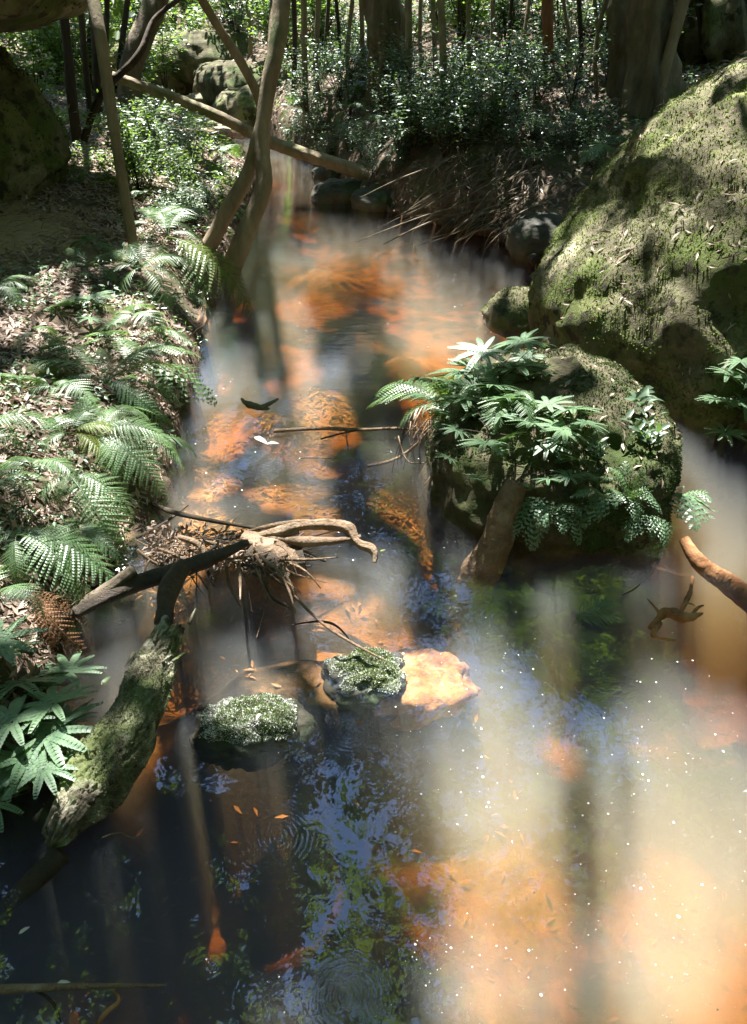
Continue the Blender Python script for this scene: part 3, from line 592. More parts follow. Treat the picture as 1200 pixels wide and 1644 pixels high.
wood('driftwood', 'dark log mass hanging beneath the driftwood stump', 'driftwood', [P(400, 890, 0.090), P(450, 905, 0.066), P(490, 900, 0.074)], [.05, .06, .04], M['deadwood_dark'], 12, 30, .4, 12, 9)
wood('driftwood', 'pale forked stick on top of the debris dam', 'driftwood', [P(285, 862, 0.135), P(320, 875, 0.114), P(340, 900, 0.074), P(350, 905, 0.066)], [.01, .014, .016, .006], M['deadwood'], 8, 20, .3, 20)
wood('driftwood', 'pale crooked stick beside the forked stick', 'driftwood', [P(330, 870, 0.122), P(370, 885, 0.098), P(385, 910, 0.058)], [.008, .012, .005], M['deadwood'], 8, 20, .3, 20)
wood('twig', 'long bare twig slanting from the debris dam down to the rounded mossy stone', 'twig', [P(428, 915, 0.050), P(470, 955, .1), P(530, 1010, .09), P(580, 1040, .08), P(622, 1062, .055)], [.004, .006, .0055, .005, .002], M['deadwood'], 7, 40, .15, 20)
wood('twig', 'dark thin twig shadowing the long bare twig near the water', 'twig', [P(470, 1003, .03), P(530, 1000, .02), P(560, 1025, .03)], [.003, .005, .003], M['deadwood_dark'], 6, 16)
wood('twig', 'straight pale stem hanging down into the water below the debris dam', 'twig', [P(438, 930, 0.030), P(412, 1025, 0)], [.0022, .0018], M['deadwood'], 5, 8)
wood('branch', 'long dark branch running from the left bank ferns above the debris dam', 'branch', [PY(170, 780, 3.1), PY(230, 803, 3.0), P(320, 832, 0.183), P(420, 850, 0.154)], [.01, .012, .01, .005], B['bark_dark'], 8, 30, .2)
for k_ in range(95):
    s = rng.random(); x0_ = 215+240*s; y0_ = 850+50*rng.random()+15*s; an = rng.normal()*.5+(.15 if k_ % 3 else 1.3); L = 30+80*rng.random()
    p0 = P(x0_, y0_, .05+.12*rng.random())
    p2 = P(x0_+L*math.cos(an), y0_+L*math.sin(an), .01+.14*rng.random()); pm = (p0+p2)/2+rng.normal(size=3)*.02
    r_ = rng.choice([.002, .003, .005, .007])
    wood('stick', 'one of the tangled dead sticks heaped in the debris dam', 'stick', [p0, pm, p2], [r_, r_, r_*.4], M['deadwood' if rng.random() < .7 else 'deadwood_dark'], 5, 8, .2, 30, k_, group='sticks caught in the debris dam')
# logs in the water, right
wood('sunken_log', 'upright grey-brown log standing in the water against the fern-covered boulder', 'log', [P(760, 965, -.28), P(775, 915, -.08), P(790, 890, 0), PY(815, 810, P(790, 890)[1]+.06), PY(832, 776, P(790, 890)[1]+.1)], [.07, .075, .07, .052, .04], M['deadwood'], 24, 50, .22, 9, flute=.08)
wood('sunken_log', 'orange-brown log sliding under water at the right edge', 'log', [PY(1098, 866, 2.62), P(1125, 905, .005), P(1170, 937, -.07), P(1230, 990, -.2)], [.02, .036, .045, .05], M['orange_wood'], 16, 40, .2, 9)
rt = [P(1045, 1010, .0), P(1070, 985, .035), P(1100, 990, .04), P(1128, 985, .02)]
wood('gnarled_root', 'orange gnarled root breaking the surface left of the sliding log', 'root', rt, [.011, .019, .017, .005], M['orange_wood'], 12, 40, .8, 26, 3,
     extra=[tube([P(1060, 1000, .01), P(1050, 1020, 0), P(1085, 1028, -.01)], [.009, .01, .004], 8, 24, .8, 30), tube([P(1112, 925, -.04), P(1108, 950, .0), P(1092, 985, .02)], [.006, .009, .008], 8, 24, .7, 30), tube([P(1065, 992, .03), P(1052, 975, .02), P(1040, 962, -.01)], [.008, .005, .002], 7, 16, .5, 30), tube([P(1110, 988, .03), P(1122, 975, .035), P(1130, 972, .02)], [.008, .005, .002], 7, 16, .5, 30)])
wood('twig', 'bare forked twig floating above the drowned frond', 'twig', [P(1000, 955, .01), P(1020, 945, .02), P(1028, 938, .05)], [.003, .004, .002], M['deadwood'], 5, 10)
wood('floating_stick', 'dark broken stick poking out of the mid-channel riffle', 'stick', [P(388, 641, .0), P(402, 650, .025), P(420, 655, .03), P(432, 656, .0)], [.008, .019, .015, .006], M['bark'], 10, 40, .7, 25, 3, extra=[tube([P(420, 654, .03), P(433, 648, .045), P(447, 640, .06)], [.012, .011, .005], 7, 16, .5, 30)])
wood('branch', 'long pale branch lying in the water at the bottom left edge', 'branch', [P(-30, 1590, .01), P(60, 1586, .02), P(150, 1583, .015), P(265, 1582, .0)], [.011, .01, .007, .003], M['deadwood'], 9, 30, .15, 20)
wood('twig', 'thin curved twig dipping below the pale branch', 'twig', [P(50, 1588, .01), P(85, 1610, 0), P(98, 1650, -.01)], [.003, .004, .003], M['deadwood_dark'], 6, 14)
wood('twig', 'crooked olive twig bent beside the pale branch', 'twig', [P(180, 1590, -.01), P(192, 1605, 0), P(165, 1632, 0), P(155, 1650, -.01)], [.003, .006, .006, .004], M['orange_wood'], 6, 14)
wood('twig', 'small wriggly twig sticking out from the rotten log over dark water', 'twig', [P(165, 1345, .04), P(195, 1338, .05), P(210, 1345, .04), P(238, 1338, .03)], [.0025, .002, .002, .001], M['deadwood'], 5, 20)
# branches by the middle right
for k_, (pts, r0, mt, lb) in enumerate([
 ([(440, 692, 3.6), (520, 688, 3.65), (580, 690, 3.6), (640, 688, 3.6), (700, 695, 3.6)], .010, 'deadwood', 'long crooked twig lying over the riffle towards the fern boulder'),
 ([(515, 705, 3.55), (580, 690, 3.6), (610, 688, 3.62)], .005, 'deadwood_dark', 'short dark twig crossing the long crooked twig'),
 ([(556, 700, 3.55), (565, 735, 3.45), (578, 755, 3.38)], .004, 'deadwood', 'forked pale twig dangling to the water in the riffle'),
 ([(590, 748, 3.45), (640, 735, 3.45), (670, 712, 3.45), (690, 690, 3.45)], .008, 'deadwood', 'pale arched root lying on the water by the fern boulder'),
 ([(480, 735, 3.4), (520, 735, 3.4), (560, 738, 3.4)], .004, 'deadwood', 'thin pale twig lying flat on the riffle'),
 ([(640, 700, 3.5), (655, 740, 3.4), (700, 745, 3.3), (680, 780, 3.2)], .004, 'deadwood', 'thin looping root hanging beside the fern boulder')]):
    wood('twig', lb, 'twig', [PY(*p) for p in pts], [r0, r0, r0*.6], M[mt], 6, 24, .2, 20, k_)
for k_ in range(16):
    x0_ = 655+40*rng.random(); p0 = PY(x0_, 665+20*rng.random(), 3.4+.1*rng.random()); p2 = PY(x0_-25+60*rng.random()-20, 730+60*rng.random(), p0[1]-.15); p2[2] = max(p2[2], -.02)
    wood('hanging_root', 'one of the fine wiry roots trailing off the fern boulder into the water', 'root', [p0, (p0+p2)/2+[-.03*rng.random(), 0, .03], p2], [.003, .002, .001], M['deadwood' if k_ % 3 else 'deadwood_dark'], 4, 8, group='wiry roots trailing off the fern boulder')
# sticks and roots on the far right bank
for k_, (pts, r0, mt, lb) in enumerate([
 ([(835, 233, 8.2), (870, 250, 8.2), (905, 268, 8.2)], .04, 'bark', 'thick broken branch end on the far right bank'),
 ([(805, 278, 7.7), (860, 277, 7.7), (915, 280, 7.6)], .012, 'deadwood_dark', 'straight level stick across the root-hung bank'),
 ([(845, 285, 7.5), (858, 315, 7.4), (872, 342, 7.3)], .016, 'deadwood', 'pale stick slanting down the root-hung bank'),
 ([(810, 330, 7.3), (825, 350, 7.2), (880, 343, 7.1)], .014, 'deadwood', 'pale elbow-shaped stick above the dark water'),
 ([(890, 290, 7.3), (884, 330, 7.1), (876, 385, 6.9)], .016, 'bark', 'upright grey stick beside the huge boulder'),
 ([(842, 388, 6.9), (838, 410, 6.8), (833, 425, 6.7)], .010, 'deadwood', 'short pale root hanging to the water by the huge boulder'),
 ([(765, 320, 8), (800, 300, 8), (830, 262, 8.1)], .03, 'bark_dark', 'dark buttress root on the far bank'),
 ([(745, 365, 7.7), (765, 345, 7.7), (775, 335, 7.75), (770, 352, 7.6)], .02, 'deadwood', 'looped pale root at the foot of the far bank'),
 ([(865, 300, 7.4), (880, 285, 7.5), (895, 275, 7.5)], .022, 'deadwood', 'short pale stub beside the level stick'),
 ([(830, 225, 8.4), (800, 260, 8.0), (780, 330, 7.7)], .02, 'bark_dark', 'long dark root running down the root-hung bank')]):
    wood('fallen_branch', lb, 'branch', [PY(*p) for p in pts], [r0, r0, r0*.6], M[mt], 8, 20, .25, 12, k_)
sp_ = []
for k_ in range(230):
    px = 715+165*rng.random(); py = 240+150*rng.random()
    g = G(px, py)
    if g[2] < .03 or g[1] > 12: continue
    n_ = nrm(g[0], g[1]); dn = np.array([n_[0], n_[1], 0.]); dn = unit(dn+.0001)*.6+np.array([.55*rng.normal()-.2, .3*rng.normal(), -.55])
    L = .15+.4*rng.random(); r_ = .002+.009*rng.random()**3
    p0 = g+[0, 0, .05]; p2 = p0+dn*L; p2[2] = max(p2[2], -.03); pm = (p0+p2)/2+n_*.05+rng.normal(size=3)*.03
    sp_.append(([p0, pm, p2], [r_, r_, r_*.4], 5, 7, .15, 20, k_))
tag(mk('root_tangle', *tubes(sp_), M['bark']), 'tangle of exposed roots hanging down the undercut far right bank', 'roots', kind='stuff')

# ------------------------------------------------------------------ ferns
def frond_mesh(name, mat, pairs=22, lmax=.34, pin=12, droop=1.0, peak=.28, ph0=72, ph1=38, seed=0, stalk=.14, hang=.25):
    r0 = np.random.default_rng(seed); n = 60; th = np.linspace(.75, -.75*droop-.2, n)+.0
    x = np.cumsum(np.cos(th)); z = np.cumsum(np.sin(th)); pt = np.stack([x, 0*x, z], -1); pt -= pt[0]
    e = pt[-1]; L = np.linalg.norm(e); a = math.atan2(e[2], e[0]); ca, sa = math.cos(-a), math.sin(-a)
    pt = np.stack([pt[:, 0]*ca-pt[:, 2]*sa, 0*x, pt[:, 0]*sa+pt[:, 2]*ca], -1)/L
    pt[:, 1] = .05*np.sin(np.linspace(0, math.pi, n))*r0.normal()
    cs, ds, nn, Ls, Ws = [], [], [], [], []
    for k in range(pairs):
        t = stalk+(1-stalk)*(k/pairs)**1.0; i = t*(n-1); i0 = min(int(i), n-2); b = pt[i0]+(pt[i0+1]-pt[i0])*(i-i0)
        T = unit(pt[min(i0+2, n-1)]-pt[i0]); Nn = unit(np.cross(T, [0, 1, 0])); Nn = Nn if Nn[2] > 0 else -Nn
        u = (t-stalk)/(1-stalk); prof = min(u/peak, 1)**.6 if u < peak else ((1-u)/(1-peak))**.85
        prof = max(prof, .35 if u < peak else .03); ph = R(ph0+(ph1-ph0)*u)
        for s in (-1, 1):
            if r0.random() < .03: continue
            d = T*math.cos(ph)+np.array([0, s, 0])*math.sin(ph); Lp_ = lmax*prof*(.93+.14*r0.random()); dd = d+r0.normal(size=3)*.05
            np_ = max(3, int(pin*(prof*.7+.3)))
            for j in range(np_):
                v = (j+.6)/np_; c = b+dd*Lp_*v-Nn*hang*Lp_*v*v; pl = (1-spacing_(pairs)*0)*(1-stalk)/pairs*.62*(1.05-v)**.6
                dj = unit(dd-Nn*hang*2*v); side = np.cross(Nn, dj)
                for q in (-1, 1):
                    cs.append(c); ds.append(side*q*.85+dj*.6-Nn*.15); nn.append(Nn); Ls.append(pl*1.1); Ws.append(Lp_/np_*1.05)
            cs.append(b); ds.append(unit(dd-Nn*hang*.6)); nn.append(Nn); Ls.append(Lp_*1.0); Ws.append(.006)
    V, Fq = leaves(np.array(cs), np.array(ds), np.array(nn), np.array(Ls), np.array(Ws), .08, .12)
    V2, F2 = tube(pt[::5], [.006, .002], 4, 13); V2b = np.array(V2); V2b[:, 2] -= .004
    V, Fq = merge([(V, Fq), (V2b, tri(F2))]); return mesh_data(name, V, Fq, mat)
def spacing_(p): return 0
def umbrella_mesh(name, mat, blades=8, seed=0, teeth=11, spread=330, droop=.35):
    """a fan of toothed straps round the stem top; radius 1"""
    r0 = np.random.default_rng(seed); cs, ds, nn, Ls, Ws = [], [], [], [], []
    for k in range(blades):
        a = R(-spread/2+spread*(k+.5)/blades+r0.normal()*5); L = (1.0-.25*abs(k-(blades-1)/2)/(blades/2))*(.9+.2*r0.random()); dr = droop*(.7+.6*r0.random())
        D = np.array([math.cos(a), math.sin(a), 0])
        for j in range(teeth):
            v = (j+.3)/teeth; rr = L*v; c = D*rr+np.array([0, 0, .25*rr-dr*rr*rr]); dj = unit(D+np.array([0, 0, .25-2*dr*rr])); sd = np.cross([0, 0, 1], D)
            w = .115*math.sin(math.pi*min(1, .22+v*.78))**.8*L+.01
            for q in (-1, 1):
                cs.append(c); ds.append(sd*q*.75+dj*.8); nn.append(np.array([0, 0, 1.])); Ls.append(w*1.25); Ws.append(L/teeth*1.25)
        cs.append(np.zeros(3)); ds.append(unit(D+np.array([0, 0, .25-dr]))); nn.append(np.array([0, 0, 1.])); Ls.append(L); Ws.append(.03)
    V, Fq = leaves(np.array(cs), np.array(ds), np.array(nn), np.array(Ls), np.array(Ws), .06, .06); return mesh_data(name, V, Fq, mat)
FR = [frond_mesh('frond', M['fern'], 22+s, .30+.03*(s % 3), 12, .8+.25*(s % 3), seed=s) for s in range(5)]
FRY = frond_mesh('frond', M['fern_yellow'], 20, .3, 11, .9, seed=9); FRD = frond_mesh('frond', M['fern_dead'], 18, .22, 8, 1.4, seed=10, hang=.6)
FRC = [frond_mesh('frond', M['fern'], 13, .36, 6, .7, seed=20+s, ph0=66) for s in range(2)]       # coarse, ladder-like
FRB = [frond_mesh('frond', M['umbrella'], 9, .42, 5, .9, seed=30+s, ph0=62, ph1=30, peak=.2) for s in range(2)]       # broad, leathery
UM = [umbrella_mesh('fan', M['umbrella'], 9+s, s) for s in range(4)]
FNAMES = 'frond'
def set_frond(me, base, tip, parent, roll=0, name='frond', bulge=1):
    X_ = Vector(tip-base); L = X_.length; X_.normalize(); up = Vector((0, 0, 1))
    if abs(X_.z) > .92: up = Vector((0, -1, .3))
    Y_ = up.cross(X_).normalized(); Z_ = X_.cross(Y_)
    m3 = Matrix((X_, Y_, Z_)).transposed() @ Matrix.Rotation(roll, 3, 'X')
    o = bpy.data.objects.new(name, me); C.objects.link(o); o.parent = parent
    o.matrix_basis = Matrix.Translation(Vector(base)-Vector(parent.location)) @ m3.to_4x4() @ Matrix.Diagonal((L, L, L, 1)); return o
from mathutils.bvhtree import BVHTree
def _bvh(V, Fq): return BVHTree.FromPolygons([tuple(v) for v in V], [tuple(f) for f in Fq.tolist()])
BV = [_bvh(BIG[1], BIG[2]), _bvh(SML[1], SML[2])]
def S(px, py, off=0.0):
    """nearest surface (ground, water or the two right boulders) under a photo pixel, pulled off towards the viewer"""
    r = ray(px, py); r = r/np.linalg.norm(r); o = Vector((0, 0, H)); g = G(px, py); best = np.linalg.norm(g-[0, 0, H])
    for b in BV:
        h = b.ray_cast(o, Vector(r))
        if h[0] is not None: best = min(best, h[3])
    return np.array([0, 0, H])+r*(best-off)
def hero_fern(label, bx, by, tips, kind='fern', bz=.05, group=None, by_y=None, meshes=None):
    g = G(bx, by) if by_y is None else S(bx, by, .0); g = g+[0, 0, bz if by_y is None else 0]
    e = empty(kind, g, label, 'fern', group)
    for i, t in enumerate(tips):
        px, py, dy = t[:3]; me = t[3] if len(t) > 3 else None
        base = g; tip = PY(px, py, g[1]+dy)
        if by_y is not None:
            q_ = S(px, py, .12); tip = q_ if q_[1] < tip[1] or abs(q_[1]-g[1]) < .5 else tip
        me = {'y': FRY, 'd': FRD, 'c': FRC[i % 2], 'b': FRB[i % 2], None: (meshes or FR)[i % len(meshes or FR)]}[me]
        set_frond(me, base, tip, e, rng.normal()*.15)
    return e
def fan(px, py, y, rpx, parent, tilt=(0, 0), i=0, stem_to=None):
    p = PY(px, py, y); q_ = S(px, py, .07+.09*rng.random()); p = q_ if q_[1] < p[1] or abs(q_[1]-y) < .45 else p; s = 1.5*rpx*np.linalg.norm(p-[0, 0, H])/F
    o = bpy.data.objects.new('fan', UM[i % 4]); C.objects.link(o); o.parent = parent
    o.matrix_basis = Matrix.Translation(Vector(p)-Vector(parent.location)) @ Matrix.Rotation(tilt[0]-.25, 4, 'X') @ Matrix.Rotation(tilt[1], 4, 'Y') @ Matrix.Rotation(rng.random()*6.28, 4, 'Z') @ Matrix.Diagonal((s, s, s, 1))
    b = Vector(parent.location) if stem_to is None else Vector(stem_to)
    V, Fq = tube([np.array(b)-np.array(parent.location), (np.array(b)+p)/2-np.array(parent.location)+[0, -.02, .02], p-np.array(parent.location)], [.0025, .0015], 4, 6)
    mk('stem', V, tri(Fq), M['bark_dark'], parent); return o
def fan_plant(label, bx, by, heads, kind='coral_fern', by_y=None, lift=.0):
    g = G(bx, by) if by_y is None else S(bx, by)
    e = empty(kind, g, label, 'fern')
    for i, (px, py, dy, r_) in enumerate(heads): fan(px, py, g[1]+dy, r_, e, (rng.normal()*.2, rng.normal()*.2), i+int(bx))
    return e
# left bank
hero_fern('sunlit arching fern overhanging the water at mid left', 175, 640, [(272, 690, -.1), (325, 575, .25), (255, 665, -.05), (300, 600, .2, 'y'), (160, 560, .2), (235, 600, .1)], bz=.08)
hero_fern('fern with toothed pale frond drooping right over the riffle edge', 215, 610, [(352, 652, -.05, 'c'), (300, 560, .2), (190, 548, .2)], bz=.08)
hero_fern('low fern spreading left across the bank below the cut log', 165, 625, [(30, 602, .0), (80, 640, -.1), (60, 570, .2)], bz=.07)
hero_fern('dense pale green fern thicket at the water edge beneath the arching fern', 165, 730, [(270, 805, -.2), (285, 720, .0), (250, 690, .1), (300, 760, -.05), (215, 655, .25), (120, 660, .25), (205, 790, -.2), (60, 700, .1), (150, 640, .3), (265, 745, 0)], bz=.1)
hero_fern('yellowish fern tuft between the thicket and the litter', 120, 720, [(210, 700, .05, 'y'), (170, 660, .2), (60, 745, -.1), (90, 670, .2), (190, 760, -.1, 'y')], bz=.08)
hero_fern('large dark green fern with broad drooping fronds above the debris dam', 120, 800, [(205, 925, -.22), (95, 820, -.1), (215, 850, -.05), (190, 880, -.15), (60, 850, -.1)], bz=.12)
hero_fern('wide yellow-green fern fanning over the log end at left', 40, 900, [(200, 968, -.12), (165, 920, -.02), (140, 985, -.2), (110, 880, .08), (40, 960, -.15), (70, 860, .12), (-20, 900, 0)], bz=.12)
hero_fern('ladder-leaved fern at the left edge amid sunlit litter', -10, 815, [(78, 768, .1, 'c'), (70, 800, 0, 'c'), (40, 750, .15, 'c')], bz=.08)
hero_fern('fern at the left edge under the cut log', -20, 720, [(60, 690, .1), (45, 730, 0), (110, 700, .1), (20, 675, .2)], bz=.08)
hero_fern('tall feathery fern crown left of the curved tree', 235, 480, [(175, 405, .1), (205, 395, .2), (245, 388, .3), (285, 400, .2), (320, 430, .1), (300, 470, .0), (170, 450, .0), (200, 500, -.1), (270, 520, -.15)], bz=.2)
hero_fern('fern with long yellow-lit frond reaching over the dark water', 275, 425, [(408, 520, -.15, 'y'), (345, 480, -.05), (330, 400, .2), (345, 345, .4), (250, 350, .4), (270, 500, -.1, 'y'), (330, 545, -.2)], bz=.2)
hero_fern('fern below the slender grey trunk', 250, 395, [(350, 352, .2), (300, 340, .3), (240, 345, .3), (200, 370, .1), (320, 385, 0)], bz=.15)
hero_fern('small fern sprawling in shade on the litter slope', 150, 450, [(105, 400, .15), (180, 410, .1), (95, 440, 0), (190, 460, -.1)], bz=.08)
hero_fern('small fern in the shade at the far left edge', 0, 480, [(60, 450, .1), (40, 500, -.1), (-20, 440, .1), (50, 470, 0)], bz=.07)
hero_fern('fern by the left edge above the dark water pocket with brown dead fronds', 60, 975, [(150, 1060, -.15, 'd'), (120, 1040, -.1, 'd'), (90, 1060, -.2, 'd'), (150, 1010, -.05, 'd')], bz=.08)
fan_plant('pale star-shaped coral fern on the litter slope', 110, 530, [(90, 492, 0, 26), (150, 478, .05, 24), (145, 512, 0, 20), (120, 480, .1, 20), (95, 545, -.1, 18), (180, 520, 0, 18)])
hero_fern('small bright yellow-green frond plant beside the star-shaped coral fern', 150, 500, [(195, 515, 0, 'y'), (190, 480, .1)], bz=.05)
fan_plant('big-leaved coral fern filling the lower left edge', 40, 1190, [(30, 1100, .05, 62), (85, 1130, 0, 52), (110, 1080, .08, 44), (20, 1160, -.05, 55), (75, 1180, -.06, 60), (40, 1220, -.1, 58), (115, 1205, -.08, 40)])
fan_plant('dark coral fern in the shade under the big-leaved one', 20, 1265, [(20, 1240, -.02, 50), (70, 1235, 0, 45), (110, 1160, .08, 36), (-10, 1290, -.05, 45)])
fan_plant('white-glinting coral fern sprig at the left edge above the water pocket', -20, 1060, [(-2, 1030, .0, 48), (20, 1045, -.02, 30)])
for k_, (bx, by, n_, L_, kd, lb) in enumerate([
 (60, 780, 6, 70, 0, 'fern in the sunlit litter right of the ladder-leaved fern'), (130, 880, 6, 75, 0, 'fern sprawling between the big drooping fern and the left edge'), (190, 755, 6, 60, 0, 'fern filling the gap above the big drooping fern'),
 (230, 640, 6, 60, 1, 'coarse fern leaning over the riffle bank'), (100, 650, 5, 60, 0, 'pale fern behind the cut mossy log'), (260, 560, 5, 55, 0, 'fern clinging to the bank beside the dark inlet'),
 (180, 570, 5, 60, 1, 'coarse bright fern on the crest of the left bank'), (60, 560, 5, 50, 0, 'fern on the litter slope above the cut log'), (220, 530, 6, 55, 0, 'fern at the foot of the feathery crown'),
 (290, 500, 5, 50, 0, 'fern below the long yellow-lit frond'), (150, 410, 5, 45, 0, 'fern at the near rim of the sandy flat'), (300, 440, 6, 55, 0, 'fern crowding the curved tree base'),
 (240, 330, 6, 45, 0, 'fern between slender grey trunk and leafy shrubs'), (290, 345, 6, 45, 0, 'fern under the shrubs left of the curved tree'), (40, 640, 5, 45, 0, 'small fern on top of the cut log'),
 (70, 925, 6, 70, 0, 'fern hanging over the grey log end'), (10, 985, 5, 60, 0, 'fern low on the left edge above the white-glinting sprig'), (200, 690, 7, 60, 0, 'lush fern at the heart of the thicket'),
 (130, 600, 5, 50, 1, 'ladder-leaved fern beside the arching fern'), (250, 730, 6, 55, 0, 'fern tips brushing the riffle below the thicket')]):
    g_ = G(bx, by); tp_ = []
    for i in range(n_):
        a_2 = -math.pi*.1+math.pi*1.25*(i+rng.random()*.8)/n_; L2 = L_*(.75+.5*rng.random()); dx, dz = math.cos(a_2), math.sin(a_2)
        tp_.append((bx+L2*dx, by-L2*.55*dz+12, .12*rng.normal()+.1*dz, 'c' if kd else None))
    hero_fern(lb, bx, by, tp_, bz=.09)
# on the fern-covered boulder
fan_plant('coral fern crowning the left shoulder of the fern-covered boulder', 760, 650, [(775, 565, .1, 38), (840, 548, .15, 40), (830, 590, .05, 46), (745, 598, .05, 44), (800, 585, .1, 34), (700, 610, .0, 34), (862, 552, .2, 26)], by_y=3.75)
fan_plant('coral fern tufts along the top edge of the fern-covered boulder', 860, 610, [(735, 640, .1, 34), (790, 620, .1, 36), (870, 600, .1, 28), (720, 665, .05, 30), (765, 590, .1, 34), (815, 640, .05, 30), (690, 640, .0, 30), (850, 575, .1, 24)], by_y=3.6)
hero_fern('feathery fern mat between the two coral ferns on the boulder', 800, 640, [(700, 625, .05), (760, 580, .1), (830, 600, .1), (860, 650, 0), (720, 680, -.05), (790, 700, -.05), (850, 690, -.05)], by_y=3.4)
hero_fern('small dark fern under the leaning seedlings on the boulder', 960, 790, [(930, 760, 0), (985, 770, 0), (960, 840, -.05), (915, 800, 0), (1000, 800, 0)], by_y=3.0)
hero_fern('feathery pale fern reaching left over the riffle from the fern-covered boulder', 715, 655, [(580, 665, -.05), (600, 640, .02), (640, 690, -.1), (660, 620, .1), (745, 600, .1), (770, 640, 0), (700, 690, -.1), (760, 670, -.08)], by_y=3.6)
fan_plant('star-leaved coral fern on the shaded left face of the fern-covered boulder', 790, 700, [(760, 665, 0, 26), (803, 668, 0, 26), (780, 712, -.05, 36), (735, 690, -.03, 22), (820, 700, -.02, 22), (715, 680, 0, 18), (750, 640, .05, 26), (800, 725, -.08, 18)], by_y=3.0)
fan_plant('wide coral fern clump spread across the fern-covered boulder', 890, 690, [(850, 640, .05, 34), (920, 658, .05, 44), (880, 650, .08, 30), (855, 680, 0, 36), (905, 690, 0, 36), (940, 680, .03, 28), (830, 650, 0, 28), (880, 715, -.04, 28)], by_y=3.15)
fan_plant('small-leaved coral fern lower on the fern-covered boulder', 905, 760, [(895, 730, 0, 24), (925, 738, 0, 26), (915, 765, -.02, 24), (880, 770, -.02, 20), (945, 770, 0, 20), (720, 735, .1, 16), (765, 768, .05, 14)], by_y=2.95)
hero_fern('bright green fern dipping to the water by the upright log', 835, 800, [(855, 888, -.1, 'b'), (820, 870, -.1, 'b'), (880, 850, -.05, 'b'), (845, 780, .02, 'b')], by_y=2.85)
hero_fern('dark green fern drooping over the front of the fern-covered boulder', 890, 815, [(930, 878, -.08, 'b'), (905, 860, -.08, 'b'), (870, 840, -.05, 'b'), (935, 830, 0, 'b')], by_y=2.8)
hero_fern('ladder fern standing upright on the fern-covered boulder', 1005, 815, [(1005, 738, .08, 'c'), (975, 750, .05, 'c'), (1030, 750, .06, 'c')], by_y=2.85)
hero_fern('sunlit white-green fern spreading over the front right of the fern-covered boulder', 1005, 795, [(1020, 840, -.08, 'b'), (935, 850, -.05, 'b'), (1065, 828, -.02, 'b'), (985, 815, -.05, 'b'), (1050, 800, .0, 'b')], by_y=2.75)
hero_fern('green fern hanging lowest at the right front of the fern-covered boulder', 1040, 825, [(1068, 882, -.05, 'b'), (1005, 872, -.06, 'b'), (1045, 870, -.06, 'b')], by_y=2.68)
hero_fern('lone sprig of fern at the right tip of the fern-covered boulder', 1088, 800, [(1145, 808, .0, 'b'), (1115, 855, -.05, 'b'), (1100, 780, .05, 'b'), (1092, 835, -.04, 'b')], by_y=2.7)
fan_plant('coral fern hanging from the right edge of the huge boulder', 1200, 640, [(1168, 600, -.05, 28), (1190, 580, 0, 24), (1165, 645, -.08, 28), (1195, 650, -.05, 32), (1165, 695, -.1, 26), (1205, 610, 0, 30), (1150, 640, -.06, 18)], by_y=3.35)
hero_fern('dark frond lying drowned in the pool right of centre', 920, 995, [(1015, 1000, -.02), (1000, 970, .05)], by_y=None, bz=-.03)
# far ferns
for lb, bx, by, tips in [
 ('fern above the fallen log at top centre', 600, 225, [(575, 205), (610, 200), (640, 210), (630, 240), (570, 235)]),
 ('large pale fern frond tuft left of the silvery shrubs', 560, 200, [(530, 175), (560, 165), (590, 180), (540, 205)]),
 ('small fern right of the curved tree top', 470, 195, [(445, 170), (475, 160), (500, 175), (495, 205), (450, 200)]),
 ('feathery fern hanging on the far bank below the silvery shrubs', 660, 245, [(640, 225), (665, 215), (690, 230), (695, 255), (650, 262)]),
 ('pale fern between huge boulder and stacked sticks', 965, 275, [(930, 268), (945, 260), (985, 262), (1000, 280), (955, 290)]),
 ('fern on the bank behind the tall curved tree', 360, 275, [(335, 255), (360, 248), (385, 258), (340, 285)]),
 ('fern at the far left bank near the creek shelf', 300, 260, [(275, 240), (300, 232), (325, 240), (320, 270), (280, 275)]),
 ('yellow-lit fern at the creek edge behind the curved tree', 390, 165, [(370, 150), (395, 142), (415, 155), (405, 172)]),
 ('fern hanging over dark boulders at the creek head', 470, 230, [(450, 215), (480, 212), (500, 228), (460, 245)]),
 ('fern beside the rough dark trunk', 255, 230, [(235, 212), (260, 205), (280, 215), (275, 242), (240, 245)]),
 ('fern tuft at the foot of the broad furrowed trunk', 590, 160, [(570, 145), (595, 138), (615, 150), (580, 168)])]:
    hero_fern(lb, bx, by, [(x, y, rng.normal()*.3) for x, y in tips], bz=.15)

# ------------------------------------------------------------------ leafy shrubs
def shrub_meshes(seed, nleaf=420, hgt_=.7, rad=.42, L=.05, six=True, mat='shrub'):
    r0 = np.random.default_rng(seed); st, cs, ds = [], [], []
    for k in range(9):
        a = r0.random()*6.28; rr = rad*r0.random()**.6; h_ = hgt_*(.45+.55*r0.random()); tip = np.array([rr*math.cos(a), rr*math.sin(a), h_]); mid = tip*[.4, .4, .55]
        st.append(([np.zeros(3), mid, tip], [.006, .002], 4, 6)); path = smooth_path([np.zeros(3), mid, tip], 30)
        for j in range(nleaf//9):
            q = path[int(8+21*r0.random()**.7)]; d = r0.normal(size=3); d[2] = abs(d[2])*.3; d = unit(d); cs.append(q+d*.06*r0.random()+r0.normal(size=3)*.035); ds.append(d)
    cs, ds = np.array(cs), np.array(ds); n = len(cs); s = L*(.6+.7*r0.random(n))
    nn = unit(np.stack([r0.normal(size=n)*.5, r0.normal(size=n)*.5, np.ones(n)], -1))
    return mesh_data('foliage', *leaves(cs, ds, nn, s, s*.42, .12, .2, six=six), M[mat]), mesh_data('stems', *tubes(st), M['bark_dark'])
SH = [shrub_meshes(100+s, 420, .55+.1*s, .38, .05) for s in range(4)]
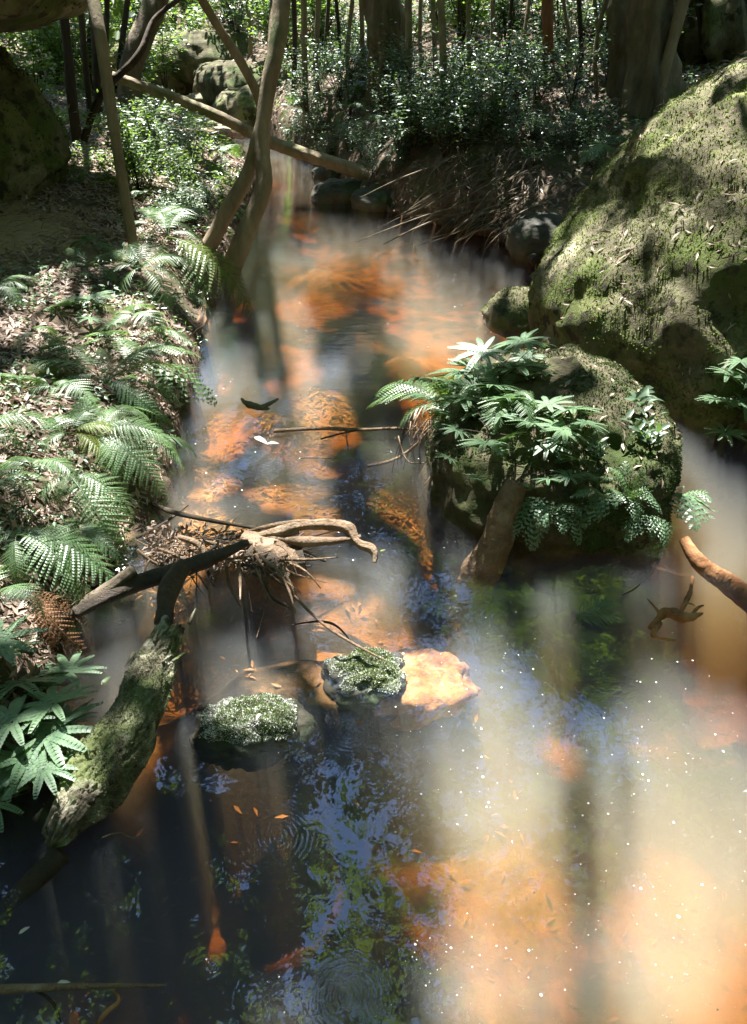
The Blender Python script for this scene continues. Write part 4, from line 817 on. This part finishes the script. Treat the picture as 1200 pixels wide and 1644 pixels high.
SHW = [shrub_meshes(110+s, 500, .9, .5, .07, mat='shrub2') for s in range(2)]
def shrub(p, sc_, label, group, v=0, pool=None):
    e = empty('shrub', p, label, 'shrub', group); e.rotation_euler = (0, 0, rng.random()*6.28); e.scale = (sc_,)*3
    f, s = (pool or SH)[v % len(pool or SH)]; obj('foliage', f, e); obj('stems', s, e); return e
def zone(n, x0_, x1_, y0_, y1_, label, group, sc_=(.7, 1.2), pool=None, ymax=30, minz=.12, marks=None):
    k = 0; tries = 0
    while k < n and tries < n*20:
        tries += 1; px, py = x0_+(x1_-x0_)*rng.random(), y0_+(y1_-y0_)*rng.random(); g = G(px, py)
        if g[2] < minz or g[1] > ymax: continue
        if hgt(np.array([g[0]]), np.array([g[1]]))[0] < minz: continue
        lb_, gr_ = label, group
        if marks:
            ph_ = next(t for lim, t in marks if px < lim); lb_ = label+' '+ph_; gr_ = group+' '+ph_
        shrub(g-[0, 0, .03], sc_[0]+(sc_[1]-sc_[0])*rng.random(), lb_, gr_, k, pool); k += 1
zone(26, 640, 800, 150, 270, 'silvery small-leaved shrub', 'silvery shrubs on the right bank', marks=[(690, 'below the broad furrowed trunk'), (740, 'at the foot of the whitish-based pole'), (2000, 'right of the whitish-based pole')])
zone(22, 480, 640, 90, 200, 'small-leaved shrub', 'shrubs at top centre', marks=[(540, 'right of the curved tree top'), (600, 'just left of the broad furrowed trunk'), (2000, 'in front of the broad furrowed trunk')])
zone(20, 720, 980, 50, 170, 'glossy shrub on the litter slope', 'shrubs on the litter slope', (.6, 1.1), marks=[(820, 'between the thin poles and the red trunk'), (900, 'around the reddish-brown trunk'), (2000, 'between red trunk and big tree trio')])
zone(14, 780, 960, 190, 280, 'low dark shrub clinging to the bank behind the huge boulder', 'low shrubs behind the huge boulder', (.35, .6))
zone(20, 200, 312, 200, 330, 'leafy shrub on the left bank', 'shrubs along the left creek edge', (.5, .9), pool=SH+SHW[:1], marks=[(255, 'right beside the slender grey trunk'), (2000, 'close to the curved tree')])
zone(8, 240, 340, 320, 380, 'low leafy shrub under the curved tree', 'low shrubs under the curved tree', (.35, .55))
zone(24, 60, 330, 20, 190, 'bright shrub in the thicket', 'shrubs in the upper left thicket', (.9, 1.6), pool=SHW, marks=[(150, 'above the left boulder'), (230, 'around the rough dark trunk'), (2000, 'between rough trunk and curved tree')])
zone(18, 250, 520, 20, 110, 'bright shrub at the creek head', 'shrubs at the creek head', (1.0, 1.9), pool=SHW, marks=[(380, 'above the pale creek boulders'), (2000, 'behind the tall curved tree')])
zone(12, 980, 1200, 30, 90, 'sparse shrub on the slope beneath the massive moss-lit trunk', 'sparse shrubs at upper right', (.5, .9))
zone(16, 430, 650, 215, 300, 'low leafy shrub on the dark bank under the fallen log', 'low shrubs behind the fallen log', (.35, .7), minz=.08)
zone(48, 380, 1100, 5, 100, 'small-leaved backlit shrub at the top', 'shrubs of the backlit thicket', (1.0, 1.9), pool=SH+SHW, ymax=40, marks=[(600, 'left of the broad furrowed trunk'), (860, 'between furrowed trunk and red trunk'), (2000, 'right of the red trunk')])
# the shrub on the fern-covered boulder
def sprig(label, bx, by, by_y, tips, L=.05, mat='shrub', n=9):
    g = S(bx, by); e = empty('leafy_seedling', g, label, 'shrub'); st, cs, ds = [], [], []
    for px, py, dy in tips:
        t = S(px, py, .08)-g; path = smooth_path([np.zeros(3), t*.5+[0, -.01, .02], t], 20); st.append(([path[0], path[10], path[19]], [.003, .0015], 4, 6))
        for j in range(n):
            q = path[int(6+13*j/(n-1))]; a = j*2.4; d = unit(t)*.6+np.array([math.cos(a), math.sin(a)*.6, .15]); cs.append(q); ds.append(d)
    cs, ds = np.array(cs), np.array(ds); s = L*(.75+.5*rng.random(len(cs))); nn = unit(rng.normal(size=(len(cs), 3))*.25+[0, -.4, 1])
    mk('foliage', *leaves(cs, ds, nn, s, s*.4, .1, .2, six=True), M[mat], e); mk('stems', *tubes(st), M['bark_dark'], e)
sprig('glossy-leaved seedling with a bright tip beside the dark cavity', 1045, 725, 3.0, [(1062, 665, 0), (1025, 690, 0), (1035, 660, .05), (1060, 690, -.03), (1005, 672, 0)], .052)
sprig('small-leaved seedling left of the glossy-leaved seedling', 960, 745, 3.0, [(950, 700, 0), (965, 710, 0), (945, 720, -.02)], .035)
sprig('seedling with broad leaves in the notch between the two boulders', 1030, 660, 3.35, [(1035, 625, 0), (1020, 640, 0), (1050, 640, 0)], .07)

# ------------------------------------------------------------------ forest beyond and the canopy overhead
def bushy_tree(seed, n=5200, z0=.4, z1=8, rad=2.0, L=.2):
    r0 = np.random.default_rng(seed); cl = []
    for k in range(60): 
        z = z0+(z1-z0)*r0.random(); a = r0.random()*6.28; rr = rad*(.25+.75*r0.random())*(.6+.4*math.sin(math.pi*min(1, .15+(z-z0)/(z1-z0)))); cl.append((rr*math.cos(a), rr*math.sin(a), z))
    cl = np.array(cl); c = cl[r0.integers(0, 60, n)]+r0.normal(size=(n, 3))*[.42, .42, .3]; d = unit(r0.normal(size=(n, 3))*[1, 1, .5]); s = L*(.6+.8*r0.random(n))
    return (mesh_data('crown', *leaves(c, d, unit(r0.normal(size=(n, 3))*.5+[0, 0, 1]), s, s*.5, .1, .15), M['canopy']),
            mesh_data('trunk', *tubes([([np.zeros(3), np.array([.1, 0, z1*.5]), np.array([0, 0, z1])], [.13, .04], 8, 14, .1)]+[([np.array([.05, 0, c_[2]*.6]), c_], [.04, .01], 4, 5) for c_ in cl[:26]]), M['bark'], True))
BT = [bushy_tree(200+s) for s in range(4)]
for i in range(34):
    a = R(80+200*(i+rng.random()*.7)/34); d_ = 9+8*rng.random(); x_, y_ = d_*math.sin(a), d_*math.cos(a)
    e = empty('forest_tree', (x_, y_, hg(x_, y_)-.1), 'leafy forest tree standing behind and beside the viewpoint', 'tree', 'forest trees around the viewpoint')
    e.rotation_euler = (0, 0, rng.random()*6.28); e.scale = (1.2, 1.2, 1.1); obj('crown', BT[i % 4][0], e); obj('trunk', BT[i % 4][1], e)
k = 0
for i in range(500):
    if k >= 46: break
    a = R(-70+140*rng.random()); d_ = 14+24*rng.random()**1.2; x_, y_ = d_*math.sin(a), d_*math.cos(a)+1
    xl, xr = np.interp(y_, Lp[:, 1], Lp[:, 0]), np.interp(y_, Rp[:, 1], Rp[:, 0])
    if xl-1.5 < x_ < xr+1.5 or (d_ < 18 and rng.random() < .5): continue
    e = empty('forest_tree', (x_, y_, hg(x_, y_)-.1), 'leafy forest tree in the backlit woods beyond the creek', 'tree', 'forest trees beyond the creek')
    e.rotation_euler = (0, 0, rng.random()*6.28); s_ = .8+.6*rng.random(); e.scale = (s_, s_, s_*(1+.4*rng.random()))
    obj('crown', BT[k % 4][0], e); obj('trunk', BT[k % 4][1], e); k += 1

SC_ = [bushy_tree(300+s, 650, 2.4, 5.2, .9, .11)[0] for s in range(3)]
for i, (e, g, top) in enumerate(TREES):
    if g[1] > 8 and i % 2 and e.name.split('.')[0] in ('sapling', 'thin_tree', 'red_tree'):
        o = obj('crown', SC_[i % 3], e); t_ = .35*(top-g); o.location = (t_[0], t_[1], 0); s_ = .9+.5*rng.random(); o.scale = (s_, s_, 1); o.rotation_euler = (0, 0, rng.random()*6)
def canopy(n, x0_, x1_, y0_, y1_, zlo, zhi, L, pw_=1.0):
    """leaves overhead in loose sprays; those that would shade a sun-struck patch are missing"""
    ncl = n//30; zc = zlo+(zhi-zlo)*rng.random(ncl); gx_ = x0_+(x1_-x0_)*rng.random(ncl); gy_ = y0_+(y1_-y0_)*rng.random(ncl)
    cc = np.stack([gx_+SUN[0]/SUN[2]*zc, gy_+SUN[1]/SUN[2]*zc, zc], -1)
    idx = np.repeat(np.arange(ncl), 30); c = cc[idx]+rng.normal(size=(len(idx), 3))*[.22, .22, .1]
    d = unit(rdir(len(c))*[1, 1, .5]); ln = L*(.6+.7*rng.random(len(c))); kp = None
    for t_ in (0, .5, 1):
        q = c+d*(ln*t_)[:, None]; off = q-SUN*(q[:, 2:3]/SUN[2]); k1 = sunlit(off[:, 0], off[:, 1])**pw_
        kp = k1 if kp is None else np.where(k1 < .01, k1, kp)
    keep = rng.random(len(c)) < kp
    return c[keep], d[keep], ln[keep]
parts = [canopy(200000, -5.5, 5.5, -.5, 12, 5.2, 8.8, .15), canopy(44000, -9, 9, 10, 24, 5.5, 9.5, .22), canopy(60000, -5, 4, .5, 13, 10, 14, .17), canopy(80000, -7, 6, -2, 14, 15, 21, .24, .6), canopy(60000, -12, 12, -9, 0, 5.5, 9, .3), canopy(14000, 5.5, 14, -1, 12, 5.5, 9, .3), canopy(14000, -14, -5.5, -1, 12, 5.5, 9, .3)]  # the two highest layers are added to close sky gaps in the water's reflections
cc = np.concatenate([p_[0] for p_ in parts]); DD = np.concatenate([p_[1] for p_ in parts]); LL = np.concatenate([p_[2] for p_ in parts])
tops = np.array([t[2] for t in TREES]); own = np.zeros(len(cc), int)
big = [i for i, t in enumerate(TREES) if t[0].get('group') is None or i % 2 == 0]
d2 = np.stack([(cc[:, 0]-tops[i, 0])**2+(cc[:, 1]-tops[i, 1])**2 for i in big], 1); own = np.array(big)[np.argmin(d2, 1)]
for i in big:
    s = own == i
    if s.sum() < 20: continue
    e, g, top = TREES[i]; c = cc[s]; L = LL[s]
    V, Fq = leaves(c-g, DD[s], unit(rdir(len(c))*.55+[0, 0, 1]), L, L*.5, .1, .15)
    mk('crown', V, Fq, M['canopy'], e)
    if s.sum() > 400:
        tg = c[rng.choice(len(c), min(26, len(c)//60))]
        V, Fq = tubes([([top-g-[0, 0, 1.8*rng.random()], (top+q)/2-g+[0, 0, .3], q-g], [.011, .006, .002], 5, 8) for q in tg]); mk('limb', V, Fq, M['bark'], e, True)

# ------------------------------------------------------------------ litter, twigs, flecks
def land_pts(n, x0_, x1_, y0_, y1_, minz=.03, dens=None):
    x = x0_+(x1_-x0_)*rng.random(n); y = y0_+(y1_-y0_)*rng.random(n); z = hgt(x, y); s = z > minz
    if dens is not None: s &= dens(x, y)
    return np.stack([x[s], y[s], z[s]], -1)
notsand = lambda x, y: (g2(x, y, -2.75, 5.6, .75, .7) < .25+.5*rng.random(len(x))) & (fbm(xyz(x, y)*1.3, 61, 3) > -.35)
pts = [(land_pts(52000, -4, -.8, .5, 7, dens=notsand), .048), (land_pts(26000, .2, 6, 5.5, 12, dens=notsand), .065), (land_pts(22000, -6, -1, 7, 14, dens=notsand), .06), (land_pts(16000, -8, 12, 11, 24), .1)]
for (p, L), nm in zip(pts, ['near the ferns on the left bank', 'on the right bank slope', 'on the upper left bank', 'over the far slopes']):
    n = len(p); nn = unit(nrm(p[:, 0], p[:, 1])+rng.normal(size=(n, 3))*.3); d = rdir(n); d = unit(d-nn*np.sum(d*nn, 1, keepdims=True)); s = L*(.5+.9*rng.random(n))
    tag(mk('leaf_litter', *leaves(p+[0, 0, .004]+nn*.008*rng.random((n, 1)), d, nn, s, s*.33, .12, .1*rng.normal(size=(n, 1))), M['litter']), 'fallen brown leaves '+nm, kind='stuff')
sp_ = []
for p in np.concatenate([land_pts(1100, -4, -.9, .8, 7), land_pts(900, .4, 6, 6.5, 13)]):
    d = rdir(1)[0]*[1, 1, .25]; L = .05+.2*rng.random(); sp_.append(([p+[0, 0, .01], p+d*L*.5+[0, 0, .02], p+d*L+[0, 0, .012]], [.002, .0022, .001], 3, 3))
tag(mk('fallen_twigs', *tubes(sp_), M['deadwood']), 'scattered thin dead twigs lying in the litter', kind='stuff')
# dead leaves lying on the huge boulder
V, Fq = BIG[1], BIG[2]
p, q = scatter_on(V, Fq, 9500, lambda p, q: facing(q) & (q[:, 2] > .15) & (p[:, 2] > .2) & (fbm(p*1.9, 71, 3)+.1*(p[:, 0]-2) > -.1))
n = len(p); nn = unit(q+rng.normal(size=(n, 3))*.35); d = rdir(n); d = unit(d-nn*np.sum(d*nn, 1, keepdims=True)); s = .07*(.35+.8*rng.random(n)**1.5)
tag(mk('leaf_litter', *leaves(p+q*.014, d, nn, s, s*.24, .15, .1), M['litter']), 'dry narrow leaves caught on the moss of the huge boulder', kind='stuff')
V, Fq = SML[1], SML[2]
p, q = scatter_on(V, Fq, 500, lambda p, q: (q[:, 2] > .35) & (p[:, 2] > .1)); n = len(p); d = rdir(n); d = unit(d-q*np.sum(d*q, 1, keepdims=True)); s = .04*(.5+rng.random(n))
tag(mk('leaf_litter', *leaves(p+q*.01, d, unit(q+rng.normal(size=(n, 3))*.3), s, s*.35, .15, .1), M['litter']), 'dead leaves caught among the ferns of the low boulder', kind='stuff')
# sodden leaves on the creek bed
x = -1.1+1.6*rng.random(9000); y = 2.5+2.2*rng.random(9000); z = hgt(x, y); s = (z < -.02) & (fbm(xyz(x, y)*2.5, 81, 3) > -.1); p = np.stack([x, y, z], -1)[s]
x = -.9+2.6*rng.random(700); y = .8+1.8*rng.random(700); z = hgt(x, y); s = (z < -.02); p = np.concatenate([p, np.stack([x, y, z], -1)[s]]); n = len(p)
s = .04*(.5+.9*rng.random(n)); d = rdir(n)*[1, 1, .15]
tag(mk('sunken_leaves', *leaves(p+[0, 0, .008], d, unit(rng.normal(size=(n, 3))*.3+[0, 0, 1]), s, s*.32, .1, .1), M['litter_wet']), 'sodden orange leaves lying on the creek bed', kind='stuff')
def cover(n, box, L, mat, label, minz=.05):
    p = land_pts(n, *box, minz, lambda x, y: (fbm(xyz(x, y)*1.5, 91, 3) > .0) & (g2(x, y, -2.75, 5.6, .75, .7) < .3)); m_ = len(p); idx = np.repeat(np.arange(m_), 6)
    c = p[idx]+rng.normal(size=(m_*6, 3))*[L*.6, L*.6, 0]+np.array([0, 0, 1])*(L*(.3+1.6*rng.random((m_*6, 1)))); d = rng.normal(size=(m_*6, 3))*[1, 1, .3]; s = L*(.5+.8*rng.random(m_*6))
    tag(mk('undergrowth', *leaves(c, d, unit(rng.normal(size=(m_*6, 3))*.4+[0, -.1, 1]), s, s*.4, .1, .2), M[mat]), label, kind='stuff')
cover(2600, (-4, -.9, 1, 7), .035, 'umbrella', 'small green seedlings dotting the litter of the left bank')
cover(3500, (-.5, 7, 6.5, 13), .05, 'shrub', 'low silvery leaves covering the right bank')
cover(4200, (-7, -1, 7, 14), .06, 'shrub2', 'low green leaves covering the upper left bank')
cover(5000, (-9, 10, 13, 24), .11, 'shrub2', 'leafy ground cover in the far woods')
n = 1500; px = 235+230*rng.random(n); py = 838+62*rng.random(n)+.1*(px-235); p = np.array([P(a, b_, z_) for a, b_, z_ in zip(px, py, .02+.1*rng.random(n))]); s = .032*(.4+rng.random(n))
tag(mk('leaf_litter', *leaves(p, rdir(n), rdir(n, .6), s, s*.35, .15, .2), M['litter']), 'dead leaves and scraps lodged in the debris dam', kind='stuff')
# white flecks afloat
def flecks(n, boxpx, r_):
    px = boxpx[0]+(boxpx[1]-boxpx[0])*rng.random(n); py = boxpx[2]+(boxpx[3]-boxpx[2])*rng.random(n); p = np.array([P(a, b_, .001) for a, b_ in zip(px, py)])
    p = p[hgt(p[:, 0], p[:, 1]) < -.01]; n = len(p); A = np.linspace(0, 2*math.pi, 7)[:-1]; rr = r_*(.3+1.1*rng.random(n)**4)
    V = np.concatenate([p[:, None]+np.stack([np.cos(A), np.sin(A), 0*A], -1)[None]*rr[:, None, None]*(.8+.4*rng.random((n, 6, 1))), (p+[0, 0, .0012])[:, None]], 1)
    b = np.arange(n)[:, None]*7; return V.reshape(-1, 3), np.concatenate([b+np.array([[i, (i+1) % 6, 6]]) for i in range(6)])
tag(mk('foam_flecks', *merge([flecks(240, (620, 1200, 1000, 1644), .0028), flecks(700, (420, 1200, 980, 1644), .0013), flecks(500, (300, 800, 430, 900), .003)]), M['foam']), 'tiny white flecks floating on the pool', kind='stuff')
# single leaves afloat
def one_leaf(px, py, L, w_, ang, mat, label, z=.004, nz=(0, 0, 1), curl=.15):
    p = P(px, py, z); V, Fq = leaves(np.zeros((1, 3)), np.array([[math.cos(ang), math.sin(ang), .02]]), np.array([nz], float), np.array([L]), np.array([w_]), .15, curl, six=True)
    o = mk('fallen_leaf', V, Fq, M[mat]); o.location = p; tag(o, label, 'leaf')
one_leaf(408, 702, .085, .034, -.5, 'white_leaf', 'bleached white curled leaf stranded in the riffle', .02, (.3, -.4, 1), .3)
one_leaf(430, 712, .06, .022, .3, 'white_leaf', 'smaller pale leaf beside the bleached curled leaf', .012, (-.2, -.3, 1), .25)
one_leaf(163, 1100, .05, .02, 1.2, 'shrub2', 'pale green leaf floating in the dark water pocket')
one_leaf(412, 1155, .03, .012, 1.3, 'white_leaf', 'small pale leaf lying on the oblong mossy stone', .07)
one_leaf(572, 1158, .022, .01, 0, 'orange_wood', 'tiny orange leaf floating below the rounded mossy stone')
one_leaf(1100, 968, .04, .014, -.3, 'fern_yellow', 'yellow leaf resting on the orange gnarled root', .05)
one_leaf(30, 1500, .03, .012, .8, 'white_leaf', 'small pale leaf floating in the dark lower left corner')
one_leaf(92, 1578, .03, .012, .1, 'white_leaf', 'pale leaf stuck on the long branch at bottom left', .025)
one_leaf(610, 885, .03, .01, .5, 'fern_yellow', 'small yellow leaf floating beside the driftwood hook')
